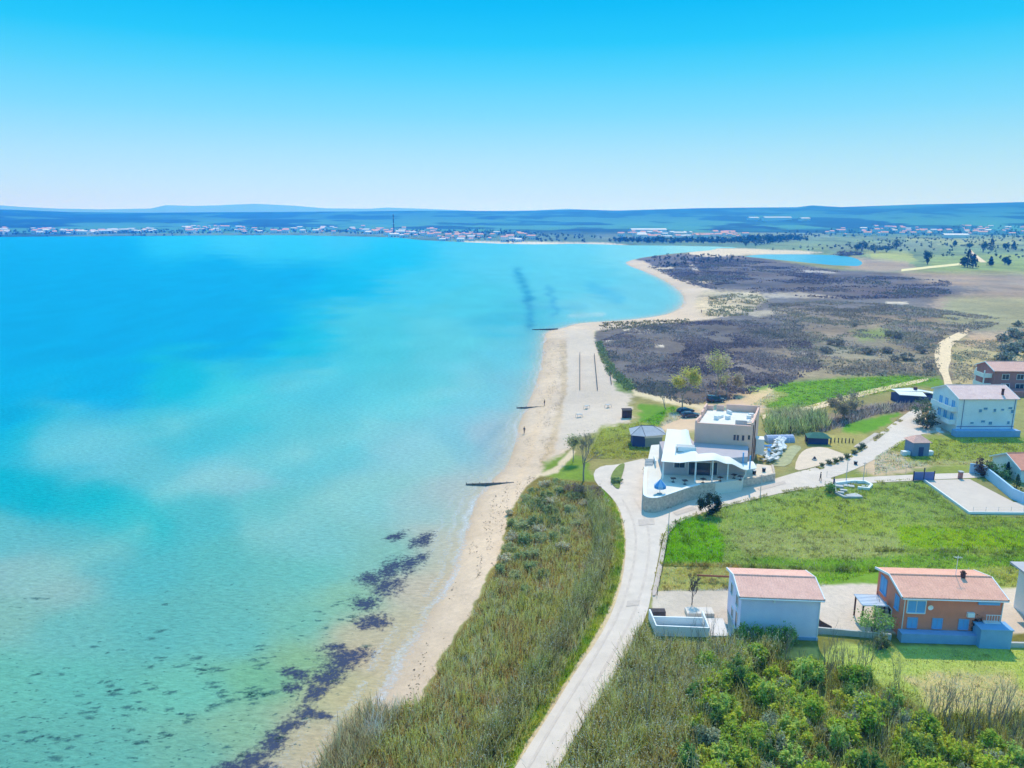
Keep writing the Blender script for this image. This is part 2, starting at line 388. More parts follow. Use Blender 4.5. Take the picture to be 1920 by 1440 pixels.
# ------------------------------------------------------------------ ground painted with its real covers
# (outline in photograph pixels, colour in sun, feather px, grain, edge raggedness in metres)
DRY = (218, 207, 200)
PATCH = [
    # far country
    ([(-900, 400), (3200, 400), (3200, 470), (1900, 470), (1560, 456), (1380, 470), (1300, 462), (-900, 462)], (96, 132, 118), 3, .55, 30),
    ([(1120, 438), (1560, 430), (1560, 448), (1380, 456), (1120, 450)], (120, 146, 128), 2, .5, 20),
    ([(1480, 452), (1560, 444), (1960, 440), (3200, 440), (3200, 520), (1620, 500), (1610, 480), (1400, 474), (1420, 462)], (122, 150, 118), 3, .6, 18),
    ([(1620, 472), (1700, 470), (1720, 490), (1650, 496)], (172, 188, 118), 4, .3, 10),
    ([(1740, 480), (2100, 470), (2100, 505), (1740, 508)], (146, 172, 110), 4, .35, 10),
    ([(1700, 446), (1920, 446), (1920, 458), (1700, 462)], (150, 168, 120), 3, .4, 14),
    ([(1560, 458), (1760, 452), (1760, 470), (1560, 468)], (128, 150, 128), 3, .4, 14),
    ([(1600, 482), (1700, 490), (1720, 508), (1640, 512), (1590, 504)], (170, 160, 150), 5, .35, 8),
    # marsh
    ([(1196, 482), (1300, 474), (1400, 480), (1560, 506), (1700, 512), (1930, 524), (2500, 530), (2500, 700), (1930, 725), (1760, 712), (1560, 708), (1400, 745),
      (1290, 764), (1205, 742), (1160, 702), (1126, 672), (1112, 642), (1120, 616), (1200, 606), (1290, 598), (1300, 572), (1284, 548), (1240, 518), (1205, 500)], (118, 117, 124), 3, .6, 2),
    ([(1190, 484), (1310, 474), (1420, 484), (1560, 506), (1800, 530), (1790, 556), (1600, 556), (1420, 548), (1310, 536), (1210, 504)], (110, 110, 122), 4, .55, 5),
    ([(1490, 590), (1700, 580), (1960, 586), (2500, 590), (2500, 720), (1930, 730), (1760, 706), (1560, 706), (1500, 690), (1450, 660)], (150, 144, 138), 16, .55, 6),
    ([(1540, 640), (1740, 640), (1770, 712), (1600, 712), (1470, 720)], (150, 148, 136), 14, .5, 5),
    ([(1690, 512), (1960, 516), (2500, 520), (2500, 590), (1960, 590), (1800, 588), (1740, 576), (1760, 556), (1850, 545), (1740, 530)], (168, 158, 152), 8, .45, 7),
    ([(1580, 545), (1750, 540), (1800, 552), (1640, 560)], (104, 100, 118), 6, .4, 6),
    ([(1596, 622), (1680, 612), (1700, 628), (1620, 640)], (146, 168, 112), 8, .35, 5),
    ([(1780, 556), (2000, 560), (2000, 616), (1830, 620), (1760, 602)], (158, 164, 142), 8, .45, 6),
    ([(1770, 630), (2100, 625), (2100, 735), (1786, 724), (1786, 660)], (184, 182, 152), 7, .4, 4),
    ([(1820, 625), (1930, 622), (1930, 640), (1800, 650)], (206, 186, 168), 7, .35, 4),
    # sands of the bay
    ([(1150, 488), (1176, 486), (1206, 489), (1236, 504), (1270, 522), (1310, 536), (1350, 548), (1420, 552), (1420, 570), (1370, 592), (1300, 602), (1200, 609),
      (1130, 618), (1060, 640), (1000, 630), (1040, 606), (1200, 590), (1270, 575), (1270, 545), (1220, 520)], DRY, 2, .16, 1.5),
    ([(1300, 466), (1390, 466), (1500, 470), (1540, 473), (1500, 478), (1400, 478), (1330, 482), (1290, 476)], (226, 218, 206), 2, .12, 5),
    ([(1318, 545), (1420, 548), (1440, 560), (1400, 585), (1320, 595), (1300, 570)], (214, 200, 178), 6, .75, 3),
    ([(860, 452), (1140, 455), (1180, 460), (1100, 464), (900, 462)], (226, 222, 216), 2, .15, 8),
    ([(1168, 617), (1218, 616), (1230, 621), (1222, 625), (1180, 624)], (232, 228, 222), 2, .1, 1),
    ([(1140, 639), (1150, 638), (1152, 642), (1140, 643)], (226, 222, 220), 1.5, .1, 1),
    ([(1226, 646), (1244, 646), (1246, 651), (1228, 651)], (226, 222, 220), 1.5, .1, 1),
    ([(1272, 525), (1340, 527), (1336, 532), (1280, 531)], (216, 206, 196), 2, .2, 3),
    ([(1210, 500), (1262, 500), (1262, 505), (1214, 506)], (214, 206, 198), 2, .25, 3),
    ([(1284, 492), (1296, 492), (1312, 508), (1322, 518), (1312, 520), (1298, 505)], (212, 206, 204), 2, .3, 3),
    ([(1430, 551), (1500, 548), (1550, 554), (1570, 558), (1500, 559), (1440, 558)], (200, 192, 188), 3, .5, 5),
    ([(1390, 585), (1480, 578), (1520, 582), (1420, 594)], (196, 188, 178), 4, .5, 4),
    ([(1664, 566), (1700, 566), (1700, 570), (1664, 570)], (214, 208, 204), 2, .2, 3),
    ([(1500, 506), (1560, 508), (1570, 513), (1500, 511)], (176, 176, 186), 2, .25, 5),
    # main beach
    ([(1016, 612), (1118, 612), (1114, 640), (1128, 672), (1150, 694), (1184, 730), (1210, 745), (1246, 752), (1226, 780), (1196, 792), (1140, 804), (1100, 815), (1072, 836),
      (1052, 856), (1020, 882), (975, 930), (950, 968), (944, 1022), (925, 1062), (880, 1152), (822, 1244), (796, 1304), (740, 1350), (640, 1460), (560, 1530), (520, 1500), (1000, 640)], (220, 208, 200), 2, .25, .8),
    ([(1062, 620), (1112, 618), (1112, 642), (1128, 676), (1182, 732), (1218, 770), (1190, 788), (1130, 800), (1070, 832), (1040, 850), (1052, 800), (1060, 700)], (217, 211, 211), 7, .16, 1.2),
    ([(1050, 640), (1062, 640), (1064, 720), (1050, 790), (1036, 850), (1010, 880), (1030, 820), (1052, 740)], (208, 194, 178), 4, .35, .8),
    ([(1024, 650), (1050, 650), (1040, 730), (1000, 850), (960, 940), (990, 830), (1022, 720)], (224, 209, 196), 6, .25, .8),
    # around the bar and the restaurant
    ([(1186, 738), (1300, 758), (1450, 738), (1640, 712), (1780, 716), (1790, 735), (1700, 790), (1600, 845), (1450, 890), (1210, 900), (1110, 880), (1048, 868), (1080, 826), (1180, 790)], (156, 158, 110), 6, .45, 2),
    ([(1128, 800), (1200, 790), (1250, 800), (1240, 850), (1130, 862), (1100, 840)], (148, 160, 92), 8, .4, 2),
    ([(1200, 758), (1262, 762), (1280, 782), (1240, 800), (1196, 790)], (108, 160, 52), 6, .25, 1.5),
    ([(1150, 716), (1184, 712), (1198, 730), (1186, 738), (1160, 730)], (126, 158, 98), 5, .4, 1.5),
    ([(1255, 775), (1320, 762), (1370, 748), (1440, 738), (1444, 766), (1360, 800), (1270, 812), (1235, 806)], (226, 206, 188), 7, .15, 1.5),
    ([(1184, 730), (1260, 746), (1340, 764), (1410, 765), (1410, 772), (1330, 772), (1250, 756), (1190, 742)], (234, 226, 204), 4, .15, .8),
    ([(1400, 728), (1470, 716), (1580, 708), (1700, 702), (1762, 708), (1772, 726), (1700, 724), (1600, 746), (1520, 762), (1440, 766), (1420, 752)], (112, 160, 66), 6, .3, 1.5),
    ([(1376, 742), (1440, 730), (1470, 742), (1420, 762)], (222, 206, 178), 8, .2, 1.5),
    ([(1540, 780), (1640, 756), (1740, 752), (1740, 768), (1640, 780), (1580, 806)], (150, 142, 140), 6, .45, 1.5),
    ([(1586, 792), (1690, 772), (1660, 800), (1610, 818), (1580, 808)], (104, 164, 52), 5, .3, 1.2),
    ([(1540, 815), (1610, 812), (1640, 820), (1600, 850), (1540, 838)], (176, 178, 118), 6, .4, 1.2),
    ([(1560, 895), (1660, 835), (1700, 818), (1960, 812), (2400, 810), (2400, 905), (1640, 900)], (148, 168, 92), 6, .4, 1.5),
    ([(1610, 880), (1660, 846), (1690, 848), (1700, 866), (1740, 872), (1700, 886), (1640, 892)], (226, 208, 190), 8, .22, 1.2),
    ([(1740, 864), (1960, 860), (1960, 868), (1740, 872)], (186, 184, 146), 4, .25, 1),
    ([(1720, 785), (1790, 770), (1800, 812), (1730, 812)], (226, 216, 206), 5, .18, .8),
    ([(1660, 755), (1770, 750), (1775, 775), (1700, 780)], (170, 152, 126), 7, .4, 1),
    ([(1020, 868), (1056, 852), (1090, 856), (1120, 900), (1080, 905), (1010, 892)], (124, 160, 66), 6, .35, 1.2),
    ([(1072, 842), (1082, 846), (1046, 886), (1008, 896), (1000, 892), (1036, 878)], (226, 216, 200), 2.5, .15, .4),
    # bank with reeds
    ([(1010, 892), (1086, 902), (1120, 905), (1150, 935), (1166, 965), (1172, 1010), (1160, 1090), (1120, 1190), (1050, 1300), (960, 1440), (900, 1540), (560, 1540),
      (660, 1400), (704, 1350), (800, 1310), (826, 1244), (884, 1152), (928, 1062), (946, 1022), (952, 968), (976, 930)], (126, 122, 72), 3, .45, .7),
    ([(1120, 905), (1148, 935), (1166, 965), (1174, 1010), (1164, 1090), (1125, 1195), (1056, 1300), (966, 1440), (900, 1540), (880, 1500), (930, 1420), (1030, 1280), (1105, 1160), (1148, 1070), (1154, 1000)], (104, 156, 46), 5, .35, .5),
    ([(1150, 925), (1166, 958), (1175, 1000), (1177, 1040), (1168, 1095), (1148, 1155), (1122, 1208), (1080, 1268), (1030, 1350), (966, 1452), (950, 1452), (1018, 1340), (1070, 1258), (1112, 1195), (1140, 1145), (1160, 1085), (1168, 1035), (1166, 1000), (1158, 966)], (214, 206, 186), 3, .3, .5),
    # meadow right of the road
    ([(1262, 985), (1340, 955), (1440, 930), (1540, 912), (1730, 900), (1815, 965), (1960, 968), (2400, 970), (2400, 1110), (1540, 1112), (1380, 1068), (1234, 1066)], (144, 172, 104), 4, .4, 1),
    ([(1450, 945), (1560, 930), (1640, 950), (1680, 1000), (1560, 1010), (1460, 985)], (148, 172, 88), 16, .4, 1.5),
    ([(1370, 990), (1560, 1000), (1680, 1005), (1690, 1040), (1560, 1050), (1400, 1048)], (154, 170, 118), 10, .45, 1.5),
    ([(1250, 975), (1290, 968), (1344, 985), (1360, 1020), (1356, 1056), (1240, 1058)], (112, 168, 14), 5, .3, .8),
    ([(1690, 985), (1800, 992), (2000, 996), (2000, 1032), (1740, 1034), (1680, 1020)], (136, 178, 46), 8, .3, 1),
    ([(1760, 970), (1960, 970), (1960, 990), (1780, 988)], (140, 164, 84), 6, .4, 1),
    ([(1400, 1046), (1560, 1052), (1700, 1040), (1960, 1040), (1960, 1064), (1560, 1070), (1400, 1060)], (116, 156, 66), 5, .4, 1),
    ([(1520, 1072), (1650, 1066), (1660, 1106), (1540, 1112)], (122, 168, 62), 6, .35, 1),
    ([(1232, 1060), (1372, 1058), (1400, 1075), (1376, 1110), (1226, 1112)], (196, 192, 136), 4, .3, .6),
    ([(1850, 1066), (1960, 1066), (1960, 1100), (1890, 1106)], (160, 176, 104), 5, .35, 1),
    # house plots
    ([(1224, 1108), (1380, 1104), (1380, 1190), (1224, 1190)], (212, 210, 212), 2, .2, .3),
    ([(1528, 1098), (1600, 1094), (1700, 1104), (1700, 1188), (1528, 1188)], (216, 214, 217), 4, .22, .5),
    ([(1870, 1104), (2000, 1098), (2000, 1188), (1870, 1188)], (218, 216, 218), 3, .16, .4),
    # foreground
    ([(1215, 1150), (1230, 1188), (1960, 1190), (2400, 1190), (2400, 1560), (940, 1560), (1044, 1440), (1090, 1340), (1150, 1230), (1190, 1170)], (118, 126, 70), 3, .45, .5),
    ([(1560, 1206), (1700, 1212), (2400, 1205), (2400, 1330), (1780, 1340), (1660, 1290), (1540, 1238)], (178, 202, 112), 8, .3, .8),
    ([(1700, 1270), (1900, 1260), (1960, 1340), (1760, 1335)], (208, 198, 148), 14, .3, 1),
    ([(1400, 1212), (1536, 1212), (1536, 1236), (1410, 1236)], (206, 190, 112), 4, .25, .5),
]

def paint(x, y, z, d):
    px, py = to_px(x, y, z)
    mpx = F / np.maximum(y * CP + (H - z) * SP, 1)          # pixels per metre there
    n1 = fbm(x / 3.1, y / 3.1, 21) - .5; n2 = fbm(x / 3.1, y / 3.1, 51) - .5
    col = np.tile(lin((150, 160, 112)) / LIT, (len(x), 1)); amp = np.full(len(x), .4)
    tilt = np.clip((H - z) / np.maximum(y, 1), .02, 1)
    for poly, c, fe, gr, rag in PATCH:
        P = np.array(poly, float)
        lo = P.min(0) - 60; hi = P.max(0) + 60
        k = np.where((px > lo[0]) & (px < hi[0]) & (py > lo[1]) & (py < hi[1]))[0]
        if len(k) == 0: continue
        s = rag / 3.0
        qx = px[k] + n1[k] * 4 * s * 3 * mpx[k] * .5; qy = py[k] + n2[k] * 4 * s * 3 * mpx[k] * tilt[k] * .5
        ins = inside(P, qx, qy); dd = dist_poly(P, qx, qy) * np.where(ins, 1, -1)
        w = sstep(-fe, fe, dd)
        # clumpy mixing of neighbouring covers
        w = np.clip(w + (w * (1 - w)) * 2.4 * (fbm(x[k] / 1.3, y[k] / 1.3, 77, 3) - .5) * 2, 0, 1)
        col[k] = col[k] * (1 - w[:, None]) + (lin(c) / LIT)[None] * w[:, None]
        amp[k] = amp[k] * (1 - w) + gr * w
    # the swash zone: wet sand beside the water
    wet = np.exp(-np.maximum(d, 0) / 1.3) * (y < 900)
    wc = lin((194, 180, 166)) / LIT
    col = col * (1 - .8 * wet[:, None]) + wc[None] * .8 * wet[:, None]; amp = amp * (1 - .7 * wet)
    # broad natural drift of colour
    far = sstep(350, 1400, y)
    big = fbm(x / 26, y / 26, 31, 4) - .5; hue = fbm(x / 40 + 7, y / 40, 91, 4) - .5
    streak = fbm(x / 55 + 3, y / 160, 131, 5) - .5
    col = col * (1 + (1.5 * amp * big)[:, None] + (1.6 * amp * far * streak)[:, None])
    col[:, 0] *= 1 + .6 * amp * hue; col[:, 2] *= 1 - .7 * amp * hue
    # far woods and fields
    fz = sstep(1500, 2300, np.hypot(x, y)) * (amp > .42)
    wood = sstep(.46, .56, fbm(x / 300, y / 420, 201, 4)) * fz
    field = sstep(.60, .66, fbm(x / 160 + 31, y / 500, 231, 3)) * fz
    col = col * (1 - .85 * wood[:, None]) + (np.array([.010, .042, .044]))[None] * .85 * wood[:, None]
    col = col * (1 - .6 * field[:, None]) + (np.array([.13, .24, .14]))[None] * .6 * field[:, None]
    return np.column_stack([np.clip(col, .008, .82), amp * 1.0])

def polar(r_list, az):
    rr, aa = np.meshgrid(r_list, az, indexing='ij')
    return rr * np.sin(aa), rr * np.cos(aa)

def grid_mesh(name, x, y, z, col, m, keep=None):
    nr, na = x.shape
    idx = np.arange(nr * na).reshape(nr, na)
    q = np.stack([idx[:-1, :-1], idx[:-1, 1:], idx[1:, 1:], idx[1:, :-1]], -1).reshape(-1, 4)[:, ::-1]
    if keep is not None:
        k = keep.ravel(); q = q[k[q].any(1)]
        used = np.zeros(nr * na, bool); used[q.ravel()] = True
        mp = np.cumsum(used) - 1; q = mp[q]
    else: used = np.ones(nr * na, bool)
    v = np.column_stack([x.ravel(), y.ravel(), z.ravel()])[used]
    return np_mesh(name, v, q, col[used] if col is not None else None, m, True), used

AZ = np.concatenate([np.linspace(R(-64), R(-41), 40, endpoint=False), np.linspace(R(-41), R(41), 940, endpoint=False), np.linspace(R(41), R(64), 41)])
dep = np.concatenate([np.linspace(R(80), R(42), 60, endpoint=False), np.linspace(R(42), R(8), 560, endpoint=False), np.linspace(R(8), R(1.24), 230)])
GX, GY = polar(49.0 / np.tan(dep), AZ)
GD = sdist(GX, GY); GZ = height(GX, GY, GD)
gm = ground_mat('ground_cover')
land = GD > -12
gcol = np.zeros((GX.size, 4)); k = land.ravel()
kk = np.where((GD > -14).ravel())[0]
gcol[kk] = paint(GX.ravel()[kk], GY.ravel()[kk], GZ.ravel()[kk], GD.ravel()[kk])
o, _ = grid_mesh('ground', GX, GY, GZ, gcol, gm, land); tag(o, kind='structure')
RMAX = float(49.0 / math.tan(R(1.24)))

# ------------------------------------------------------------------ hills beyond
HA = np.linspace(R(-60), R(60), 900)
HR = np.concatenate([np.linspace(RMAX - 30, 5600, 170), np.linspace(5700, 6500, 6), np.linspace(6700, 9500, 30), [9900, 10400]])
HX, HY = polar(HR, HA); HZ = height(HX, HY, np.full(HX.shape, 400.0))
HZ[0] -= 2
HZ[-1] -= 90
x, y = HX.ravel(), HY.ravel(); r = np.hypot(x, y)
n = fbm(x / 260, y / 340, 301, 5); n2 = fbm(x / 90, y / 220, 331, 4); n3 = fbm(x / 700 + 4, y / 260, 361, 3)
c = np.array([.004, .034, .036])[None] * (.1 + 1.9 * n2)[:, None]
fld = sstep(.50, .58, n) * (1 - sstep(3000, 4600, r) * .6)
c = c * (1 - fld[:, None]) + np.array([.06, .21, .13])[None] * fld[:, None]
pale = sstep(.60, .68, n3) * sstep(.5, .6, n2)
c = c * (1 - .5 * pale[:, None]) + np.array([.03, .15, .14])[None] * .5 * pale[:, None]
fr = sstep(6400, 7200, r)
c = c * (1 - fr[:, None]) + np.array([.16, .26, .26])[None] * fr[:, None]  # distance haze put into the base colour: far ridge made paler
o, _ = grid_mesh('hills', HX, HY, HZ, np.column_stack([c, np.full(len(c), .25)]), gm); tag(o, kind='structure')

# ------------------------------------------------------------------ water
WCP = [(-300, 460, 0, 168, 232), (0, 460, 0, 168, 232), (200, 462, 0, 168, 232), (330, 458, 40, 190, 240), (450, 458, 60, 195, 240), (560, 462, 50, 195, 240), (640, 455, 62, 190, 236), (740, 470, 30, 190, 240),
       (900, 472, 80, 197, 236), (1050, 472, 100, 202, 234), (1200, 472, 122, 208, 236), (1300, 466, 150, 216, 236),
       (-300, 520, 0, 168, 232), (0, 500, 0, 168, 232), (200, 500, 0, 168, 232), (400, 500, 0, 168, 232), (0, 540, 0, 168, 232), (200, 545, 0, 168, 232), (400, 545, 0, 168, 232), (560, 520, 0, 168, 232), (640, 530, 10, 182, 234), (720, 490, 22, 188, 238),
       (800, 530, 70, 196, 234), (950, 500, 90, 199, 234), (880, 560, 80, 197, 228), (1080, 520, 96, 200, 234), (1200, 560, 110, 200, 232), (1140, 580, 120, 202, 230),
       (-300, 640, 0, 168, 232), (0, 620, 0, 168, 232), (200, 640, 0, 168, 232), (380, 620, 0, 168, 232), (480, 620, 0, 168, 232), (560, 640, 24, 188, 228), (700, 600, 76, 196, 226), (700, 660, 78, 196, 222),
       (850, 640, 96, 201, 226), (950, 600, 70, 186, 224), (990, 640, 92, 190, 222), (960, 680, 105, 197, 226),
       (0, 720, 0, 172, 232), (200, 710, 0, 172, 232), (330, 720, 20, 184, 222), (450, 740, 60, 197, 222), (600, 720, 82, 194, 224), (760, 740, 92, 198, 222), (900, 740, 112, 198, 226), (960, 740, 120, 192, 222),
       (0, 800, 0, 170, 224), (60, 820, 20, 182, 216), (120, 830, 94, 193, 222), (180, 860, 108, 195, 222), (270, 885, 100, 190, 212), (340, 810, 70, 190, 218), (430, 905, 134, 194, 214), (520, 860, 96, 194, 216), (620, 810, 96, 196, 218),
       (740, 850, 139, 201, 222), (850, 820, 120, 192, 218), (930, 820, 150, 188, 214),
       (-200, 920, 0, 176, 212), (0, 910, 0, 178, 212), (90, 930, 0, 178, 208), (190, 940, 10, 182, 208), (260, 985, 50, 188, 206), (380, 980, 80, 186, 204), (520, 970, 100, 192, 206), (560, 1010, 122, 194, 206), (700, 950, 126, 197, 210), (800, 960, 150, 197, 210), (860, 930, 165, 192, 206),
       (0, 1000, 96, 188, 206), (40, 1060, 140, 188, 198), (90, 1090, 145, 188, 194), (160, 1040, 95, 184, 200), (280, 1070, 84, 182, 198), (420, 1060, 92, 186, 196), (560, 1080, 104, 188, 192), (700, 1040, 125, 188, 188), (800, 1030, 180, 192, 192),
       (0, 1150, 130, 186, 186), (140, 1170, 106, 182, 188), (300, 1180, 96, 182, 190), (450, 1180, 100, 183, 188), (590, 1170, 110, 184, 178), (660, 1130, 130, 188, 172), (720, 1190, 188, 184, 166), (770, 1110, 190, 186, 180),
       (0, 1290, 104, 185, 180), (180, 1290, 100, 185, 184), (340, 1300, 106, 187, 179), (480, 1280, 112, 179, 154), (590, 1240, 128, 180, 148), (640, 1300, 186, 184, 151), (690, 1230, 192, 180, 162),
       (-200, 1430, 94, 173, 172), (0, 1430, 96, 175, 174), (180, 1430, 98, 177, 176), (340, 1430, 110, 177, 168), (450, 1390, 128, 181, 161), (560, 1410, 184, 178, 158), (520, 1470, 180, 176, 166),
       (1480, 488, 110, 194, 236), (1560, 488, 70, 174, 232), (1600, 492, 90, 184, 232)]
STREAKS = [((968, 510), (992, 560), 9, (40, 150, 205), .75), ((992, 560), (996, 612), 8, (50, 150, 205), .7), ((1030, 540), (1042, 590), 7, (60, 160, 215), .55), ((990, 575), (1100, 575), 5, (80, 175, 225), .4),
           ((1110, 540), (1160, 560), 12, (60, 175, 230), .55), ((900, 840), (950, 800), 10, (110, 170, 205), .5), ((915, 870), (940, 845), 8, (110, 165, 205), .45), ((90, 850), (330, 800), 26, (122, 206, 222), .35), ((330, 800), (620, 690), 26, (112, 206, 226), .35), ((300, 930), (560, 850), 24, (138, 206, 218), .4), ((560, 850), (880, 720), 30, (140, 210, 224), .35), ((40, 1090), (260, 1000), 26, (140, 202, 205), .35), ((480, 1000), (820, 870), 30, (150, 208, 215), .4),
           ((1070, 592), (1130, 589), 4, (190, 220, 236), .4)]

def paint_water(x, y, d):
    px, py = to_px(x, y, 0.0)
    mpx = F / (y * CP + H * SP)
    wx = (fbm(x / 22, y / 22, 401, 4) - .5); wy = (fbm(x / 22, y / 22, 431, 4) - .5)
    q = np.minimum(mpx * 24, 110)
    ax = px + wx * q; ay = py + wy * q * .55
    cp = np.array([w[:2] for w in WCP], float); cc = np.array([lin(w[2:]) for w in WCP])
    num = np.zeros((len(x), 3)); den = np.zeros(len(x))
    for p, c in zip(cp, cc):
        sc = 2.6 if p[1] < 620 else 1.7
        w = 1.0 / (((ax - p[0]) ** 2 + ((ay - p[1]) * sc) ** 2) + 3200.0) ** 2.3
        num += c[None] * w[:, None]; den += w
    col = num / den[:, None]
    for a, b, wd, c, s in STREAKS:
        dd = dist_poly(np.array([a, b], float), px + wx * 22, py + wy * 9, False)
        w = s * np.exp(-(dd / wd) ** 2) * (.4 + fbm(x / 6, y / 9, 461, 3))
        col = col * (1 - np.clip(w, 0, 1)[:, None]) + lin(c)[None] * np.clip(w, 0, 1)[:, None]
    # silt and faint current lines
    s = fbm(x / 9, y / 26, 471, 5) - .5
    col = col * (1 + .15 * s[:, None])
    sw = np.exp(-np.maximum(-d, 0) / 3.2) * (y < 700)
    sand = lin((206, 192, 170))
    col = col * (1 - .6 * sw[:, None]) + sand[None] * .6 * sw[:, None]
    return np.clip(col / LIT, .004, .82)

wm = bpy.data.materials.new('sea_water'); wm.use_nodes = True
nt = wm.node_tree; N = nt.nodes; L = nt.links
for n in list(N): N.remove(n)
wo_ = N.new('ShaderNodeOutputMaterial'); df = N.new('ShaderNodeBsdfDiffuse'); gl_ = N.new('ShaderNodeBsdfGlossy'); gl_.inputs['Roughness'].default_value = .28
ms = N.new('ShaderNodeMixShader'); ms.inputs[0].default_value = .013
L.new(df.outputs[0], ms.inputs[1]); L.new(gl_.outputs[0], ms.inputs[2]); L.new(ms.outputs[0], wo_.inputs[0])
at = N.new('ShaderNodeAttribute'); at.attribute_name = 'Col'
tc = N.new('ShaderNodeTexCoord')
mp = N.new('ShaderNodeMapping'); mp.inputs['Rotation'].default_value = (0, 0, R(25)); mp.inputs['Scale'].default_value = (1, 2.3, 1)
L.new(tc.outputs['Object'], mp.inputs['Vector'])
n1 = N.new('ShaderNodeTexNoise'); n1.inputs['Scale'].default_value = 0.85; n1.inputs['Detail'].default_value = 6; n1.inputs['Roughness'].default_value = .75
n2 = N.new('ShaderNodeTexNoise'); n2.inputs['Scale'].default_value = 0.12; n2.inputs['Detail'].default_value = 4
L.new(mp.outputs[0], n1.inputs['Vector']); L.new(mp.outputs[0], n2.inputs['Vector'])
ad = N.new('ShaderNodeMath'); ad.operation = 'ADD'; L.new(n1.outputs['Fac'], ad.inputs[0]); L.new(n2.outputs['Fac'], ad.inputs[1])
bp = N.new('ShaderNodeBump'); bp.inputs['Strength'].default_value = .55; bp.inputs['Distance'].default_value = .35
L.new(ad.outputs[0], bp.inputs['Height']); L.new(bp.outputs['Normal'], df.inputs['Normal']); L.new(bp.outputs['Normal'], gl_.inputs['Normal'])
mr = N.new('ShaderNodeMapRange'); mr.inputs['From Min'].default_value = .3; mr.inputs['From Max'].default_value = .7; mr.inputs['To Min'].default_value = .76; mr.inputs['To Max'].default_value = 1.24
L.new(n1.outputs['Fac'], mr.inputs['Value'])
mx = N.new('ShaderNodeMix'); mx.data_type = 'RGBA'; mx.blend_type = 'MULTIPLY'; mx.inputs[0].default_value = 1
L.new(at.outputs['Color'], mx.inputs[6]); L.new(mr.outputs[0], mx.inputs[7]); L.new(mx.outputs[2], df.inputs['Color'])  # light and dark of the ripples multiplied into the water colour

WA = np.linspace(R(-64), R(44), 620)
wdep = np.concatenate([np.linspace(R(75), R(42), 30, endpoint=False), np.linspace(R(42), R(1.3), 560)])
WX, WY = polar(H / np.tan(wdep), WA)
WD = sdist(WX, WY)
keep = WD < 14
wc = np.zeros((WX.size, 3)); kk = np.where((WD < 40).ravel())[0]
wc[kk] = paint_water(WX.ravel()[kk], WY.ravel()[kk], WD.ravel()[kk])
pm = inside(POND, WX, WY) | (dist_poly(POND, WX, WY) < 14)
o, _ = grid_mesh('sea', WX, WY, np.zeros(WX.shape), wc, wm, keep & ~pm); tag(o, kind='structure')
o, _ = grid_mesh('pond', WX, WY, np.zeros(WX.shape), wc, wm, keep & pm); tag(o, kind='structure')

# ---- surf along the waterline: broken lace of foam
def surf():
    P = NEAR; seg = np.hypot(*np.diff(P, axis=0).T); s = np.concatenate([[0], np.cumsum(seg)])
    mid = np.arange(0, s[-1], 1.0)
    dist = np.hypot(np.interp(mid, s, P[:, 0]), np.interp(mid, s, P[:, 1]))
    t = []; q = 0.0
    while q < s[-1]:
        t.append(q); q += max(.3, np.interp(q, mid, dist) / 420)
    t = np.array(t)
    cx = np.interp(t, s, P[:, 0]); cy = np.interp(t, s, P[:, 1])
    tx = np.gradient(cx); ty = np.gradient(cy); ln = np.hypot(tx, ty) + 1e-9
    # water lies to the right of travel towards the camera
    nx, ny = -ty / ln, tx / ln
    k = inside(SEA, cx + nx * .5, cy + ny * .5).mean()
    if k < .5: nx, ny = -nx, -ny
    W = np.concatenate([np.linspace(-1.2, 1.2, 13), np.linspace(1.5, 7, 14)])
    dd = np.hypot(cx, cy)
    wid = np.where(dd < 90, 1.35, 1.0) * np.where(dd > 350, 1.6, 1)
    X = cx[:, None] + nx[:, None] * W[None] * wid[:, None]; Y = cy[:, None] + ny[:, None] * W[None] * wid[:, None]
    Z = np.maximum(height(X, Y) + .02, .02)
    jag = (fbm(t / 7, t * 0, 501, 4) - .5) * 3.2
    w = W[None] - jag[:, None]
    e = (np.exp(-((w - .2) / .85) ** 2) * 1.0 + np.exp(-((w - 2.3) / .5) ** 2) * .75 * (fbm(t / 15, t * 0 + 3, 531, 3) > .46)[:, None]
         + np.exp(-((w - 4.4) / .45) ** 2) * .6 * (fbm(t / 11, t * 0 + 9, 541, 3) > .52)[:, None])
    brk = .35 + .9 * fbm(t / 12, t * 0 + 5, 551, 4)
    e *= brk[:, None]
    nr, na = X.shape; idx = np.arange(nr * na).reshape(nr, na)
    f = np.stack([idx[:-1, :-1], idx[:-1, 1:], idx[1:, 1:], idx[1:, :-1]], -1).reshape(-1, 4)
    ev = e.ravel(); f = f[(ev[f] > .16).any(1)]
    used = np.zeros(nr * na, bool); used[f.ravel()] = True; mp_ = np.cumsum(used) - 1
    V = np.column_stack([X.ravel(), Y.ravel(), Z.ravel()])[used]
    return V, mp_[f], ev[used]

